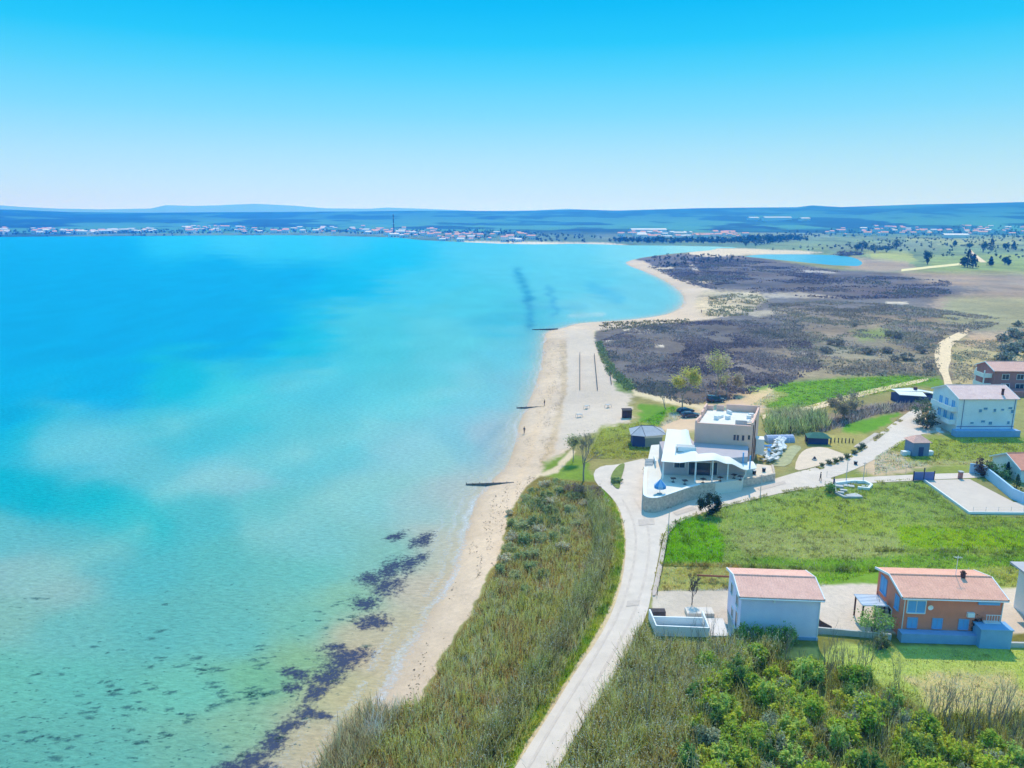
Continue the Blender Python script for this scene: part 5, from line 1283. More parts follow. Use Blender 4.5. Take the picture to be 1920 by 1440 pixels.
# ------------------------------------------------------------------ cars
def car(px, py, rz, label, body, suv=False):
    q = g1(px, py); t = empty('parked_car', q, rz, label, 'car')
    hgt = 1.75 if suv else 1.45
    prof = [(-2.1, .35), (2.1, .35), (2.15, .7), (1.95, .88), (1.0, .98), (.35, hgt - .05), (-1.2, hgt), (-1.95, 1.05 if not suv else 1.2), (-2.15, .9)]
    b = MB(); n = len(prof); w = .86
    for s in (1, -1):
        pts = [(x, s * (w if z < 1.02 else w - .16), z) for x, z in prof]
        b.poly(pts if s < 0 else pts[::-1])
    for i in range(n):
        j = (i + 1) % n; (x0, z0), (x1, z1) = prof[i], prof[j]
        w0 = w if z0 < 1.02 else w - .16; w1 = w if z1 < 1.02 else w - .16
        b.poly([(x0, w0, z0), (x1, w1, z1), (x1, -w1, z1), (x0, -w0, z0)])
    b.build('body', body, t, bevel=.05)
    for s in (1, -1):
        g = MB(); g.poly([(.8, s * .88, 1.02), (.3, s * .745, hgt - .12), (-1.15, s * .745, hgt - .08), (-1.7, s * .88, 1.05)][::s]); g.build('side_window', M_GLASS, t)
    g = MB(); g.poly([(.95, .7, 1.03), (.95, -.7, 1.03), (.40, -.6, hgt - .08), (.40, .6, hgt - .08)]); 
    for i in range(4): g.v[i] = (g.v[i][0] + .05, g.v[i][1], g.v[i][2] + .03)
    g.build('windscreen', M_GLASS, t)
    g = MB(); g.poly([(-1.95, -.7, 1.12), (-1.95, .7, 1.12), (-1.25, .6, hgt - .02), (-1.25, -.6, hgt - .02)])
    for i in range(4): g.v[i] = (g.v[i][0] - .05, g.v[i][1], g.v[i][2] + .03)
    g.build('rear_window', M_GLASS, t)
    for x in (-1.35, 1.35):
        for s in (-1, 1):
            wl = MB(); wl.tube((x, s * .72, .33), (x, s * .92, .33), .33, n=14); wo = wl.build('wheel', mat('tyre_rubber', (.02, .02, .022), .9, .1, 3, linear=True), t)
            r_ = MB(); r_.tube((x, s * .90, .33), (x, s * .935, .33), .2, n=10); r_.build('rim', M_CONC, wo)
    for s in (-1, 1):
        l = MB(); l.box(2.12, s * .6, .66, .1, .35, .14); l.build('headlight', M_WHITE, t)
        l = MB(); l.box(-2.12, s * .66, .78, .08, .25, .16); l.build('tail_light', mat('red_lens', (.4, .02, .02), .3, .05, 1, linear=True), t)
car(1285, 774.5, R(20), 'dark car parked behind another on the sand by the leaning tree', mat('navy_car_paint', (.03, .035, .08), .25, .05, 1, spec=.6, linear=True))
car(1293, 782, R(8), 'dark silver car parked in front of another on the sand by the leaning tree', mat('graphite_car_paint', (.06, .065, .10), .25, .05, 1, spec=.6, linear=True))
car(1343, 753.5, R(5), 'dark blue van parked at the marsh edge beneath the tall thin tree', mat('blue_black_car_paint', (.02, .05, .09), .25, .05, 1, spec=.6, linear=True), True)
car(1331, 752, R(80), 'dark boxy car standing close behind the dark blue van', mat('black_car_paint', (.02, .025, .035), .25, .05, 1, spec=.6, linear=True), True)

# ------------------------------------------------------------------ people
def person(px, py, rz, label, top, legs, hair, walk=.12, z=None):
    q = g1(px, py)
    if z is not None: q = Vector((*plane_pt(px, py, z), z))
    J = {'pelvis': (0, 0, .95, .14), 'waist': (0, 0, 1.10, .125), 'chest': (0, 0, 1.32, .155), 'neck': (0, 0, 1.49, .055), 'jaw': (0, .015, 1.56, .075), 'head': (0, .01, 1.66, .098), 'crown': (0, 0, 1.74, .06)}
    for s, nm in ((-1, 'l'), (1, 'r')):
        st = walk * s
        J['hip' + nm] = (.09 * s, 0, .90, .095); J['knee' + nm] = (.10 * s, st * .6, .50, .062); J['ank' + nm] = (.10 * s, st - .02, .09, .042); J['toe' + nm] = (.11 * s, st + .15, .04, .035)
        J['sho' + nm] = (.18 * s, 0, 1.42, .062); J['elb' + nm] = (.25 * s, -st * .4, 1.14, .045); J['wri' + nm] = (.26 * s, -st * .7 + .08, .91, .033); J['hand' + nm] = (.26 * s, -st * .7 + .11, .83, .036)
        for f in range(4): J[f'fin{nm}{f}'] = (.26 * s + (f - 1.5) * .004, -st * .7 + .09 + f * .018, .745 + abs(f - 1.4) * .012, .009)
        J['thumb' + nm] = (.24 * s, -st * .7 + .16, .80, .011)
    E_ = [('pelvis', 'waist'), ('waist', 'chest'), ('chest', 'neck'), ('neck', 'jaw'), ('jaw', 'head'), ('head', 'crown')]
    for nm in 'lr':
        E_ += [('pelvis', 'hip' + nm), ('hip' + nm, 'knee' + nm), ('knee' + nm, 'ank' + nm), ('ank' + nm, 'toe' + nm), ('chest', 'sho' + nm), ('sho' + nm, 'elb' + nm), ('elb' + nm, 'wri' + nm), ('wri' + nm, 'hand' + nm), ('hand' + nm, 'thumb' + nm)]
        E_ += [('hand' + nm, f'fin{nm}{f}') for f in range(4)]
    ks = list(J); ix = {k: i for i, k in enumerate(ks)}
    me = bpy.data.meshes.new('person'); me.from_pydata([J[k][:3] for k in ks], [(ix[a], ix[b]) for a, b in E_], [])
    tmp = bpy.data.objects.new('person', me); COL.objects.link(tmp)
    sk = tmp.modifiers.new('s', 'SKIN'); sk.use_smooth_shade = True
    for i, k in enumerate(ks):
        me.skin_vertices[0].data[i].radius = (J[k][3], J[k][3]); me.skin_vertices[0].data[i].use_root = (k == 'pelvis')
    tmp.modifiers.new('u', 'SUBSURF').levels = 1
    dg = bpy.context.evaluated_depsgraph_get(); ev = tmp.evaluated_get(dg); m2 = bpy.data.meshes.new_from_object(ev)
    bpy.data.objects.remove(tmp)
    for m in (mat('skin', (.50, .30, .22), .6, .05, 3, linear=True), top, legs, mat('dark_shoes', (.03, .03, .03), .7, .1, 3, linear=True)): m2.materials.append(m)
    for p in m2.polygons:
        c = p.center; z_ = c.z
        p.material_index = 3 if z_ < .1 else (2 if z_ < .97 and abs(c.x) < .21 else (1 if z_ < 1.47 and z_ > .93 else 0))
    m2.name = 'person'
    o = bpy.data.objects.new('person', m2); COL.objects.link(o); o.location = q; o.rotation_euler = (0, 0, rz); tag(o, label, 'person')
    hm_ = bpy.data.meshes.new('hair'); bm = bmesh.new(); bmesh.ops.create_icosphere(bm, subdivisions=2, radius=.118, matrix=Matrix.Translation((0, -.012, 1.685)))
    bmesh.ops.delete(bm, geom=[v for v in bm.verts if v.co.z < 1.66 and v.co.y > -.03], context='VERTS'); bm.to_mesh(hm_); bm.free(); hm_.materials.append(hair)
    ho = bpy.data.objects.new('hair', hm_); COL.objects.link(ho); ho.parent = o
M_HAIR = mat('dark_hair', (.03, .02, .015), .7, .1, 4, linear=True)
cl = lambda n, c: mat(n, c, .9, .08, 4, linear=True)
person(983, 813, R(10), 'person in dark clothes walking along the waterline between two groynes', cl('dark_top', (.05, .05, .07)), cl('dark_trousers', (.04, .04, .05)), M_HAIR)
person(1021, 761, R(60), 'person in brown standing on the middle groyne', cl('brown_top', (.12, .08, .06)), cl('dark_trousers', (.04, .04, .05)), M_HAIR, .04, z=.82)
person(1315, 587, R(200), 'person in dark red standing on the sand of the far bay', cl('maroon_top', (.20, .05, .05)), cl('black_trousers', (.03, .03, .035)), M_HAIR)
person(1538, 902, R(90), 'person in dark clothes walking on the road by the ruined foundation', cl('charcoal_top', (.06, .05, .06)), cl('dark_trousers', (.04, .04, .05)), M_HAIR)
person(1563, 911, R(-80), 'person in navy blue standing at the ruined foundation', cl('navy_top', (.05, .08, .22)), cl('navy_trousers', (.04, .06, .16)), M_HAIR, .05)

# ------------------------------------------------------------------ vegetation
LEAF = leaf_mat('foliage', .42)
REED = leaf_mat('dry_blades', .45)
M_BARK = mat('grey_bark', (.13, .11, .10), .95, .25, 4, .3, linear=True)
M_TWIG = mat('pale_twigs', (.30, .27, .22), .95, .2, 4, linear=True)
M_TWIGD = mat('dark_twigs', (.22, .20, .16), .95, .2, 4, linear=True)

def unit(n):
    v = rng.normal(size=(n, 3)); return v / np.linalg.norm(v, axis=1)[:, None]

def leaf_arrays(P, size, col, up=.5, asp=.6):
    n = len(P); nr = unit(n); nr[:, 2] = np.abs(nr[:, 2]) + up; nr /= np.linalg.norm(nr, axis=1)[:, None]
    u = np.cross(nr, unit(n)); u /= np.linalg.norm(u, axis=1)[:, None] + 1e-9; v = np.cross(nr, u)
    s = np.asarray(size)[:, None] if np.ndim(size) else np.full((n, 1), size)
    V = np.stack([P - u * s, P - v * s * asp, P + u * s, P + v * s * asp], 1).reshape(-1, 3)
    return V, np.arange(4 * n).reshape(n, 4), np.repeat(col, 4, 0)

def mixcol(n, a, b, jit=.25):
    t = rng.random(n)[:, None]; c = np.array(a)[None] * (1 - t) + np.array(b)[None] * t
    return np.clip(c * (1 + rng.normal(0, jit, (n, 1))), .004, .8)

def crown_points(n, w, h, z0, clumps, fill=.35):
    """leaf positions in clumps spread unevenly through a crown w wide and h tall starting at z0"""
    c = unit(clumps) * (rng.random((clumps, 1)) ** .33 * .75 + .2); c[:, 2] = c[:, 2]
    c = c * np.array([w / 2, w / 2, h / 2]) + np.array([0, 0, z0 + h / 2])
    k = rng.integers(0, clumps, n); sd = np.array([w, w, h]) * fill * .32 * (.6 + rng.random((clumps, 1)) * .8)[k]
    tone = (.75 + .5 * rng.random(clumps))[k]
    return c[k] + rng.normal(size=(n, 3)) * sd, c, tone

class TW:
    """tapered branches, three- to six-sided, in one mesh"""
    def __init__(s): s.v = []; s.f = []
    def limb(s, p, q, r0, r1, n=4):
        p = np.array(p, float); q = np.array(q, float); d = q - p; L_ = np.linalg.norm(d) + 1e-9; d /= L_
        a = np.cross(d, [0, 0, 1.0] if abs(d[2]) < .9 else [1.0, 0, 0]); a /= np.linalg.norm(a); b = np.cross(d, a); k = len(s.v)
        for c, r in ((p, r0), (q, r1)):
            for i in range(n):
                t = 2 * math.pi * i / n; s.v.append(c + (a * math.cos(t) + b * math.sin(t)) * r)
        for i in range(n): s.f.append((k + i, k + (i + 1) % n, k + n + (i + 1) % n, k + n + i))
    def build(s, name, m, parent):
        return np_mesh(name, np.array(s.v), np.array(s.f), None, m, True, parent)

def grow(tw, p, d, L_, r, depth, spread=.5, tips=None, upb=.15, kids=3, rmin=.008):
    r = max(r, rmin)
    d = np.array(d, float); d /= np.linalg.norm(d)
    mid = p + d * L_ * .55 + rng.normal(0, .04, 3) * L_; e = p + d * L_ + rng.normal(0, .06, 3) * L_
    n = 5 if r > .05 else 3
    tw.limb(p, mid, r, r * .82, n); tw.limb(mid, e, r * .82, r * .6, n)
    if tips is not None and depth <= 1: tips.append(e); tips.append(mid)
    if depth == 0: return
    for k in range(kids if depth > 1 else kids + 1):
        nd = d + rng.normal(0, spread, 3); nd[2] += upb
        st = mid + (e - mid) * rng.random() if k else e
        grow(tw, st, nd, L_ * rng.uniform(.6, .82), r * rng.uniform(.45, .65), depth - 1, spread, tips, upb, kids, rmin)

def tree(px, py, h, w, label, kind, cola, colb, name='tree', cat='tree', nleaf=900, leaf=.22, group=None, lean=0.0, z=None):
    q = g1(px, py); t = empty(name, q, rng.uniform(0, 6.28), label, cat, group)
    tw = TW(); tips = []
    if kind == 'bare':
        grow(tw, np.array([0, 0, -.2]), (lean, 0, 1), h * .34, max(.05, h * .017), 5, .42 * min(1.5, max(.8, w / h * 1.5)), tips, .3, 3, .022)
        tw.build('trunk', M_BARK if h < 5 else M_TWIG, t)
        if nleaf > 0:
            tp = np.array(tips); P = tp[rng.integers(0, len(tp), nleaf)] + rng.normal(0, .35 + .02 * h, (nleaf, 3))
            V, Fc, Cc = leaf_arrays(P, rng.uniform(.6, 1.3, nleaf) * leaf, np.clip(mixcol(nleaf, cola, colb) * 1.6, 0, .8)); np_mesh('crown', V, Fc, Cc, LEAF, False, t)
    elif kind == 'conifer':
        grow(tw, np.array([0, 0, -.3]), (0, 0, 1), h * .55, h * .03, 1, .1, None, .4, 2); tw.build('trunk', M_BARK, t)
        zz = rng.random(nleaf) ** .8; rr = (1 - zz) ** .8 * w / 2 * (.45 + .6 * rng.random(nleaf)); aa = rng.random(nleaf) * 6.28
        bul = 1 + .35 * np.sin(aa * 3 + zz * 9)
        P = np.column_stack([np.cos(aa) * rr * bul, np.sin(aa) * rr * bul, h * (.08 + .92 * zz)])
        V, Fc, Cc = leaf_arrays(P, rng.uniform(.6, 1.4, nleaf) * leaf, mixcol(nleaf, cola, colb, .3)); np_mesh('crown', V, Fc, Cc, LEAF, False, t)
    else:
        bu = kind == 'bush'
        th = h * (.08 if bu else .32)
        P, cc, tone = crown_points(nleaf, w, h - th * .8, th * .8, 34 if bu else 28, .2 if bu else .3)
        if bu:                                   # upright shoots break the outline
            ns = nleaf // 3; k = rng.integers(0, len(cc), ns); tt = rng.random(ns) ** 1.3
            sd = rng.normal(0, .25, (len(cc), 3)); sd[:, 2] = 1.0
            top = cc + sd * h * rng.uniform(.1, .45, len(cc))[:, None]
            S = cc[k] + (top - cc)[k] * tt[:, None] + rng.normal(0, .05 + .03 * h, (ns, 3))
            P = np.vstack([P, S]); tone = np.concatenate([tone, np.full(ns, 1.15)]); nleaf = len(P)
        P[:, 2] = np.maximum(P[:, 2], .04)
        for c in cc[:12]:
            m_ = np.array([c[0] * .3, c[1] * .3, th * .8 + .2 * (c[2] - th)]); tw.limb((0, 0, -.2), m_, h * .02 + .02, h * .014 + .01, 5); tw.limb(m_, c, h * .012 + .01, .012, 4)
        tw.build('trunk' if not bu else 'stems', M_BARK, t)
        V, Fc, Cc = leaf_arrays(P, rng.uniform(.6, 1.4, nleaf) * leaf, np.clip(mixcol(nleaf, cola, colb, .25) * tone[:, None] * 1.8, 0, .75)); np_mesh('crown', V, Fc, Cc, LEAF, False, t)
    return t

def blades(name, P, h, w, col, m, lean=.25, heads=None, label=None, bend=.3, fluff=None):
    """upright blades: two quads each, bent over a little at the tip"""
    n = len(P); a = rng.random(n) * 6.28; side = np.column_stack([np.cos(a), np.sin(a), np.zeros(n)])
    d = rng.normal(0, lean, (n, 3)); d[:, 2] = 1; d /= np.linalg.norm(d, axis=1)[:, None]
    h = np.asarray(h)[:, None]; w = np.broadcast_to(np.asarray(w, float), (n,))[:, None]
    m1 = P + d * h * .55; d2 = d + rng.normal(0, bend, (n, 3)); e = m1 + d2 * h * .45
    V = np.stack([P - side * w * .5, P + side * w * .5, m1 + side * w * .42, m1 - side * w * .42, e + side * w * .12, e - side * w * .12], 1).reshape(-1, 3)
    b = np.arange(n)[:, None] * 6
    Fc = np.concatenate([b + np.array([0, 1, 2, 3]), b + np.array([3, 2, 4, 5])])
    C = np.repeat(col, 6, 0)
    if fluff is not None:                       # side leaves along the stem
        k = np.where(rng.random(n) < fluff[0])[0]; tt = rng.uniform(.35, 1.0, (len(k), 1)); E = P[k] + (e - P)[k] * tt + rng.normal(0, fluff[1] * .8, (len(k), 3))
        hv, hf, hc = leaf_arrays(E, rng.uniform(.6, 1.4, len(k)) * fluff[1], np.clip(col[k] * fluff[2], 0, .75), .5, .4)
        Fc = np.vstack([Fc, hf + len(V)]); V = np.vstack([V, hv]); C = np.vstack([C, hc])
    if heads is not None:
        k = rng.random(n) < heads[0]; E = e[k]; nh = len(E)
        hv, hf, hc = leaf_arrays(E, rng.uniform(.6, 1.3, nh) * heads[2], mixcol(nh, heads[1], np.array(heads[1]) * .75), .2, .45)
        Fc = np.vstack([Fc, hf + len(V)]); V = np.vstack([V, hv]); C = np.vstack([C, hc])
    return tag(np_mesh(name, V, Fc, C, m), label, None, None, 'stuff')

def gcol_at(P):
    return paint(P[:, 0], P[:, 1], P[:, 2], sdist(P[:, 0], P[:, 1]))[:, :3]

def blend3(x, y, sc, seed, cols, jit=.22):
    t = fbm(x / sc, y / sc, seed, 4); t = np.clip((t - .3) / .4, 0, .999) * (len(cols) - 1)
    i = t.astype(int); f = (t - i)[:, None]; cols = np.array(cols)
    c = cols[i] * (1 - f) + cols[np.minimum(i + 1, len(cols) - 1)] * f
    return np.clip(c * (1 + rng.normal(0, jit, (len(x), 1))), .005, .8)

# ---- reeds on the bank between beach and road
BANK = [(985, 935), (1030, 905), (1086, 912), (1122, 920), (1145, 950), (1158, 985), (1158, 1020), (1146, 1085), (1106, 1180), (1036, 1296), (946, 1440), (900, 1530), (566, 1540), (640, 1440), (696, 1372), (716, 1350),
        (800, 1322), (830, 1254), (888, 1162), (932, 1072), (950, 1032), (955, 985)]
def tufts(P, k, rad):
    """k blade feet gathered round every tuft centre"""
    Q = np.repeat(P, k, 0); Q[:, :2] += rng.normal(0, rad, (len(Q), 2)); return Q
def sprout(name, P, k, rad, hmin, hmax, w, cols, sc, seed, m, lean, heads, label, jit=.45, gain=1.0, hscale=None, fluff=None):
    tone = np.exp(rng.normal(0, .25, len(P))); hh = rng.uniform(hmin, hmax, len(P)) * (.6 + .8 * fbm(P[:, 0] / 3, P[:, 1] / 3, seed + 3, 3))
    if hscale is not None: hh = hh * hscale(P)
    Q = tufts(P, k, rad); Q[:, 2] = height(Q[:, 0], Q[:, 1])
    c = np.clip(blend3(Q[:, 0], Q[:, 1], sc, seed, cols, jit) * np.array([1.2, 1.0, .6]) * np.repeat(tone, k)[:, None] * gain, .005, .7)
    return blades(name, Q, np.repeat(hh, k) * rng.uniform(.6, 1.2, len(Q)), rng.uniform(.6, 1.4, len(Q)) * w, c, m, lean, heads, label, .35, fluff)
sprout('reeds', scatter(BANK, 5200), 10, .26, .8, 1.7, .06, [(.30, .22, .12), (.36, .32, .13), (.33, .36, .12), (.46, .37, .22), (.30, .34, .10), (.40, .28, .17)], 5.0, 701, REED, .22, (.3, (.60, .54, .38), .06), 'olive and tan reeds and grasses covering the bank between beach and road', .6, 2.1,
       lambda P: .6 + .45 * sstep(1000, 1250, to_px(P[:, 0], P[:, 1], P[:, 2])[1]), (1.6, .09, 1.0))
RB = [(1102, 930), (1122, 948), (1138, 985), (1141, 1020), (1129, 1085), (1086, 1180), (1012, 1296), (918, 1440), (876, 1500), (846, 1500), (886, 1430), (986, 1280), (1066, 1160), (1110, 1070), (1118, 1010), (1108, 970)]
sprout('reeds', scatter(RB, 900), 14, .25, 1.5, 2.6, .06, [(.24, .25, .14), (.34, .36, .20), (.22, .28, .12)], 3.0, 706, REED, .18, (.6, (.72, .70, .58), .075), 'taller grey-green reeds with whitish heads along the verge of the road', .5, 1.3, None, (.8, .08, 1.0))
P = scatter([(640, 1372), (700, 1330), (716, 1346), (760, 1330), (700, 1420), (660, 1460), (600, 1490), (580, 1480)], 2600)
blades('reeds', P, rng.uniform(1.2, 2.5, len(P)), rng.uniform(.04, .08, len(P)), np.clip(blend3(P[:, 0], P[:, 1], 2, 721, [(.24, .19, .11), (.16, .13, .06), (.30, .25, .17)], .5) * 3.0, 0, .75), REED, .25, (.4, (.36, .30, .22), .06), 'tall dry straw-coloured reeds at the foot of the near beach')
# lush verge
VERGE = [(1146, 935), (1160, 965), (1168, 1000), (1169, 1036), (1160, 1088), (1140, 1146), (1112, 1196), (1070, 1260), (1018, 1342), (950, 1452), (915, 1500), (890, 1500), (936, 1430), (1030, 1290), (1104, 1170), (1142, 1084), (1154, 1020), (1148, 975)]
sprout('verge_grass', scatter(VERGE, 2600), 7, .14, .3, .7, .06, [(.16, .30, .04), (.26, .38, .05), (.34, .40, .10), (.14, .24, .05)], 2.2, 731, LEAF, .5, (.06, (.6, .6, .3), .05), 'bright green grass verge along the left side of the road', .4, 1.9)
# ---- grey-olive cane thicket right of the road
CANE = [(1200, 1185), (1226, 1216), (1300, 1226), (1420, 1214), (1480, 1218), (1400, 1264), (1340, 1300), (1296, 1360), (1274, 1440), (1266, 1530), (1010, 1530), (1050, 1450), (1100, 1368), (1150, 1284), (1184, 1222)]
sprout('cane_thicket', scatter(CANE, 2500), 11, .2, 1.2, 2.5, .055, [(.28, .24, .11), (.38, .34, .16), (.30, .34, .10), (.48, .42, .24), (.20, .21, .09)], 3.0, 741, REED, .25, (.55, (.78, .72, .55), .085), 'grey-olive cane thicket with pale seed heads right of the road', .6, 1.85, None, (1.0, .085, .95))
UNDER = [(1268, 1300), (1420, 1236), (1560, 1250), (1680, 1300), (1760, 1350), (1960, 1340), (2060, 1400), (2060, 1540), (1250, 1540)]
sprout('undergrowth', scatter(UNDER, 4200, lambda x, y: fbm(x / 2.5, y / 2.5, 911, 3) > .36), 8, .25, .5, 1.3, .06, [(.18, .26, .06), (.34, .38, .12), (.40, .42, .18), (.24, .32, .08), (.38, .36, .24)], 3.0, 761, LEAF, .5, (.12, (.6, .58, .4), .06), 'tangled green undergrowth in the lower right corner', .5, 1.2, None, (1.0, .09, 1.1))
sprout('cane_thicket', scatter([(1300, 1330), (1440, 1250), (1560, 1260), (1700, 1330), (1900, 1360), (2040, 1400), (2040, 1530), (1270, 1530)], 420), 7, .2, 1.8, 3.2, .045, [(.26, .25, .12), (.38, .36, .20), (.24, .30, .10)], 3.0, 766, REED, .14, (.5, (.62, .60, .46), .07), 'tall grey canes standing among the leafy foreground bushes', .5, 1.2)
# ---- lawn and meadow blades take the colour of the turf they grow in
def turf(px_poly, n, hmin, hmax, w, label, k=2.3, cond=None):
    P = scatter(px_poly, n, cond); g = gcol_at(P)
    tone = (fbm(P[:, 0] / 1.6, P[:, 1] / 1.6, 771, 3) - .5)[:, None]
    c = np.clip(g * k * (1 + 1.2 * tone + rng.normal(0, .25, (n, 1))) * np.array([1.05, 1, .75]), .01, .75)
    s = 1 - .55 * (rng.random(n) < .7)
    pale = (rng.random(n) < .10) & (s == 1); c[pale] = np.array([.52, .52, .40]) * rng.uniform(.6, 1.2, (pale.sum(), 1))
    dark = fbm(P[:, 0] / .9, P[:, 1] / .9, 791, 2) > .66; c[dark] *= .55
    blades('meadow_grass', P, rng.uniform(hmin, hmax, n) * s * (.5 + fbm(P[:, 0] / 5, P[:, 1] / 5, 781, 3)), w, c, LEAF, .6, None, label)
turf([(1556, 1214), (1700, 1216), (1890, 1220), (2100, 1220), (2100, 1350), (1780, 1345), (1660, 1296), (1540, 1240)], 26000, .1, .3, .07, 'pale yellow-green lawn below the orange house', 2.7)
turf([(1250, 985), (1340, 958), (1440, 934), (1540, 916), (1730, 904), (1812, 968), (1960, 970), (2060, 972), (2060, 1104), (1890, 1100), (1660, 1068), (1540, 1100), (1380, 1064), (1236, 1064)], 90000, .15, .5, .11, 'rough mottled meadow grass between the road and the two houses')
turf([(1238, 1056), (1400, 1060), (1560, 1066), (1660, 1066), (1660, 1072), (1560, 1072), (1400, 1066), (1238, 1062)], 5000, .3, .8, .1, 'dark green grass line along the lower edge of the meadow', 1.4)
turf([(1640, 1030), (1800, 1032), (1980, 1034), (1980, 1038), (1800, 1037), (1640, 1035)], 2600, .3, .8, .1, 'dark green grass line below the lime green strip of the meadow', 1.6)
turf([(1236, 1066), (1366, 1064), (1368, 1108), (1228, 1108)], 9000, .15, .45, .07, 'dry straw-coloured grass round the bare garden tree')
turf([(1640, 890), (1740, 872), (2000, 870), (2000, 822), (1750, 824), (1690, 826), (1640, 858)], 22000, .15, .4, .16, 'grass round the pink-roofed hut')
turf([(1400, 765), (1470, 720), (1580, 710), (1700, 704), (1762, 712), (1700, 728), (1600, 748), (1520, 764)], 20000, .15, .4, .2, 'lush green strip of meadow along the marsh edge')
turf([(1100, 860), (1130, 804), (1200, 792), (1262, 762), (1280, 784), (1240, 800), (1240, 852), (1180, 862)], 18000, .15, .5, .12, 'grass north of the kiosk beside the beach')
turf([(1240, 1000), (1262, 978), (1330, 952), (1400, 936), (1480, 917), (1560, 906), (1735, 897), (1735, 903), (1560, 914), (1480, 925), (1400, 944), (1330, 962), (1268, 990), (1248, 1004), (1238, 1060), (1226, 1112), (1220, 1112), (1230, 1060)], 5000, .15, .45, .09, 'ragged grass tufts along the right edge of the road', 1.7, lambda x, y: fbm(x / 1.5, y / 1.5, 921, 3) > .5)
turf([(1496, 886), (1540, 874), (1582, 858), (1616, 838), (1650, 812), (1690, 782), (1694, 788), (1654, 818), (1620, 844), (1586, 864), (1542, 880)], 2200, .15, .5, .14, 'ragged grass tufts along the road to the tall white and blue house', 1.7, lambda x, y: fbm(x / 1.5, y / 1.5, 931, 3) > .52)
# ---- marsh scrub: low tussocks in drifts
def tussocks(poly, n, hmin, hmax, w, cols, seed, label, thr=.5, sc=14, k=5):
    P = scatter(poly, n, lambda x, y: (fbm(x / sc, y / sc, seed, 4) + .22 * (rng.random(len(x)) - .5) > thr) & (sdist(x, y) > 6))
    Q = np.repeat(P, k, 0); Q[:, :2] += rng.normal(0, w * 1.2, (len(Q), 2)); c = blend3(Q[:, 0], Q[:, 1], 22, seed + 5, cols, .3) * np.array([2.4, 2.2, 2.1])
    return blades('marsh_scrub', Q, rng.uniform(hmin, hmax, len(Q)), rng.uniform(.6, 1.3, len(Q)) * w, c, REED, .8, None, label)
PURP = [(.075, .068, .085), (.12, .105, .115), (.16, .145, .14), (.085, .09, .085)]
tussocks([(1124, 640), (1200, 612), (1300, 604), (1440, 596), (1500, 600), (1540, 690), (1420, 745), (1290, 758), (1200, 735), (1150, 695)], 9000, .25, .7, .4, PURP, 801, 'grey-purple marsh scrub behind the upper beach', .46, 12)
tussocks([(1440, 570), (1560, 564), (1720, 574), (1900, 600), (1760, 640), (1756, 705), (1560, 704), (1500, 700)], 8500, .25, .8, .45, [(.12, .11, .09), (.17, .155, .13), (.13, .135, .10), (.20, .175, .16)], 811, 'grey-green marsh scrub and dry grass left of the dirt track', .47, 12)
tussocks([(1215, 500), (1310, 482), (1420, 488), (1560, 508), (1780, 528), (1780, 556), (1600, 562), (1440, 552), (1310, 540)], 5000, .4, 1.0, 1.0, [(.06, .055, .07), (.10, .09, .10), (.075, .08, .07)], 821, 'dark marsh scrub between the bay and the pond', .5, 30)
tussocks([(1330, 552), (1420, 552), (1440, 566), (1400, 592), (1325, 598)], 500, .4, 1.1, .5, [(.12, .13, .08), (.17, .16, .10)], 831, 'scattered dune scrub on the sand of the far bay', .52, 9, 6)
tussocks([(1124, 606), (1290, 598), (1300, 606), (1200, 614), (1130, 624)], 240, .5, 1.0, .5, [(.10, .10, .06), (.14, .13, .08)], 841, 'brown scrub along the edge between marsh and far sand', .35, 9, 5)
tussocks([(1116, 640), (1126, 640), (1150, 690), (1190, 728), (1180, 735), (1140, 700)], 420, .4, 1.0, .35, [(.09, .13, .06), (.12, .15, .07), (.14, .13, .08)], 851, 'green scrub along the inland edge of the main beach', .3, 6, 6)
tussocks([(1786, 640), (1960, 632), (1960, 700), (1860, 690), (1840, 720), (1790, 722)], 1500, .2, .6, .5, [(.16, .17, .11), (.21, .19, .14)], 861, 'dry pasture tufts right of the dirt track', .5, 10, 4)
# the reed hedge behind the restaurant
P = scatter([(1432, 800), (1446, 782), (1490, 776), (1548, 784), (1552, 806), (1500, 816), (1440, 818)], 3200)
blades('reed_bed', P, rng.uniform(1.6, 3.4, len(P)), rng.uniform(.08, .18, len(P)), blend3(P[:, 0], P[:, 1], 4, 871, [(.12, .14, .05), (.17, .19, .08), (.09, .12, .05), (.20, .18, .10)], .5) * 3.0, REED, .3, (.3, (.5, .48, .3), .16), 'tall green reed bed behind the restaurant')
P = scatter([(1530, 800), (1640, 762), (1740, 756), (1740, 766), (1640, 778), (1580, 800), (1540, 812)], 2600)
blades('reed_bed', P, rng.uniform(.6, 1.4, len(P)), rng.uniform(.1, .2, len(P)), blend3(P[:, 0], P[:, 1], 4, 881, [(.16, .14, .13), (.12, .10, .10), (.18, .16, .12)], .45) * 2.6, REED, .5, None, 'purple-brown brush between the reed bed and the white-roofed shed')

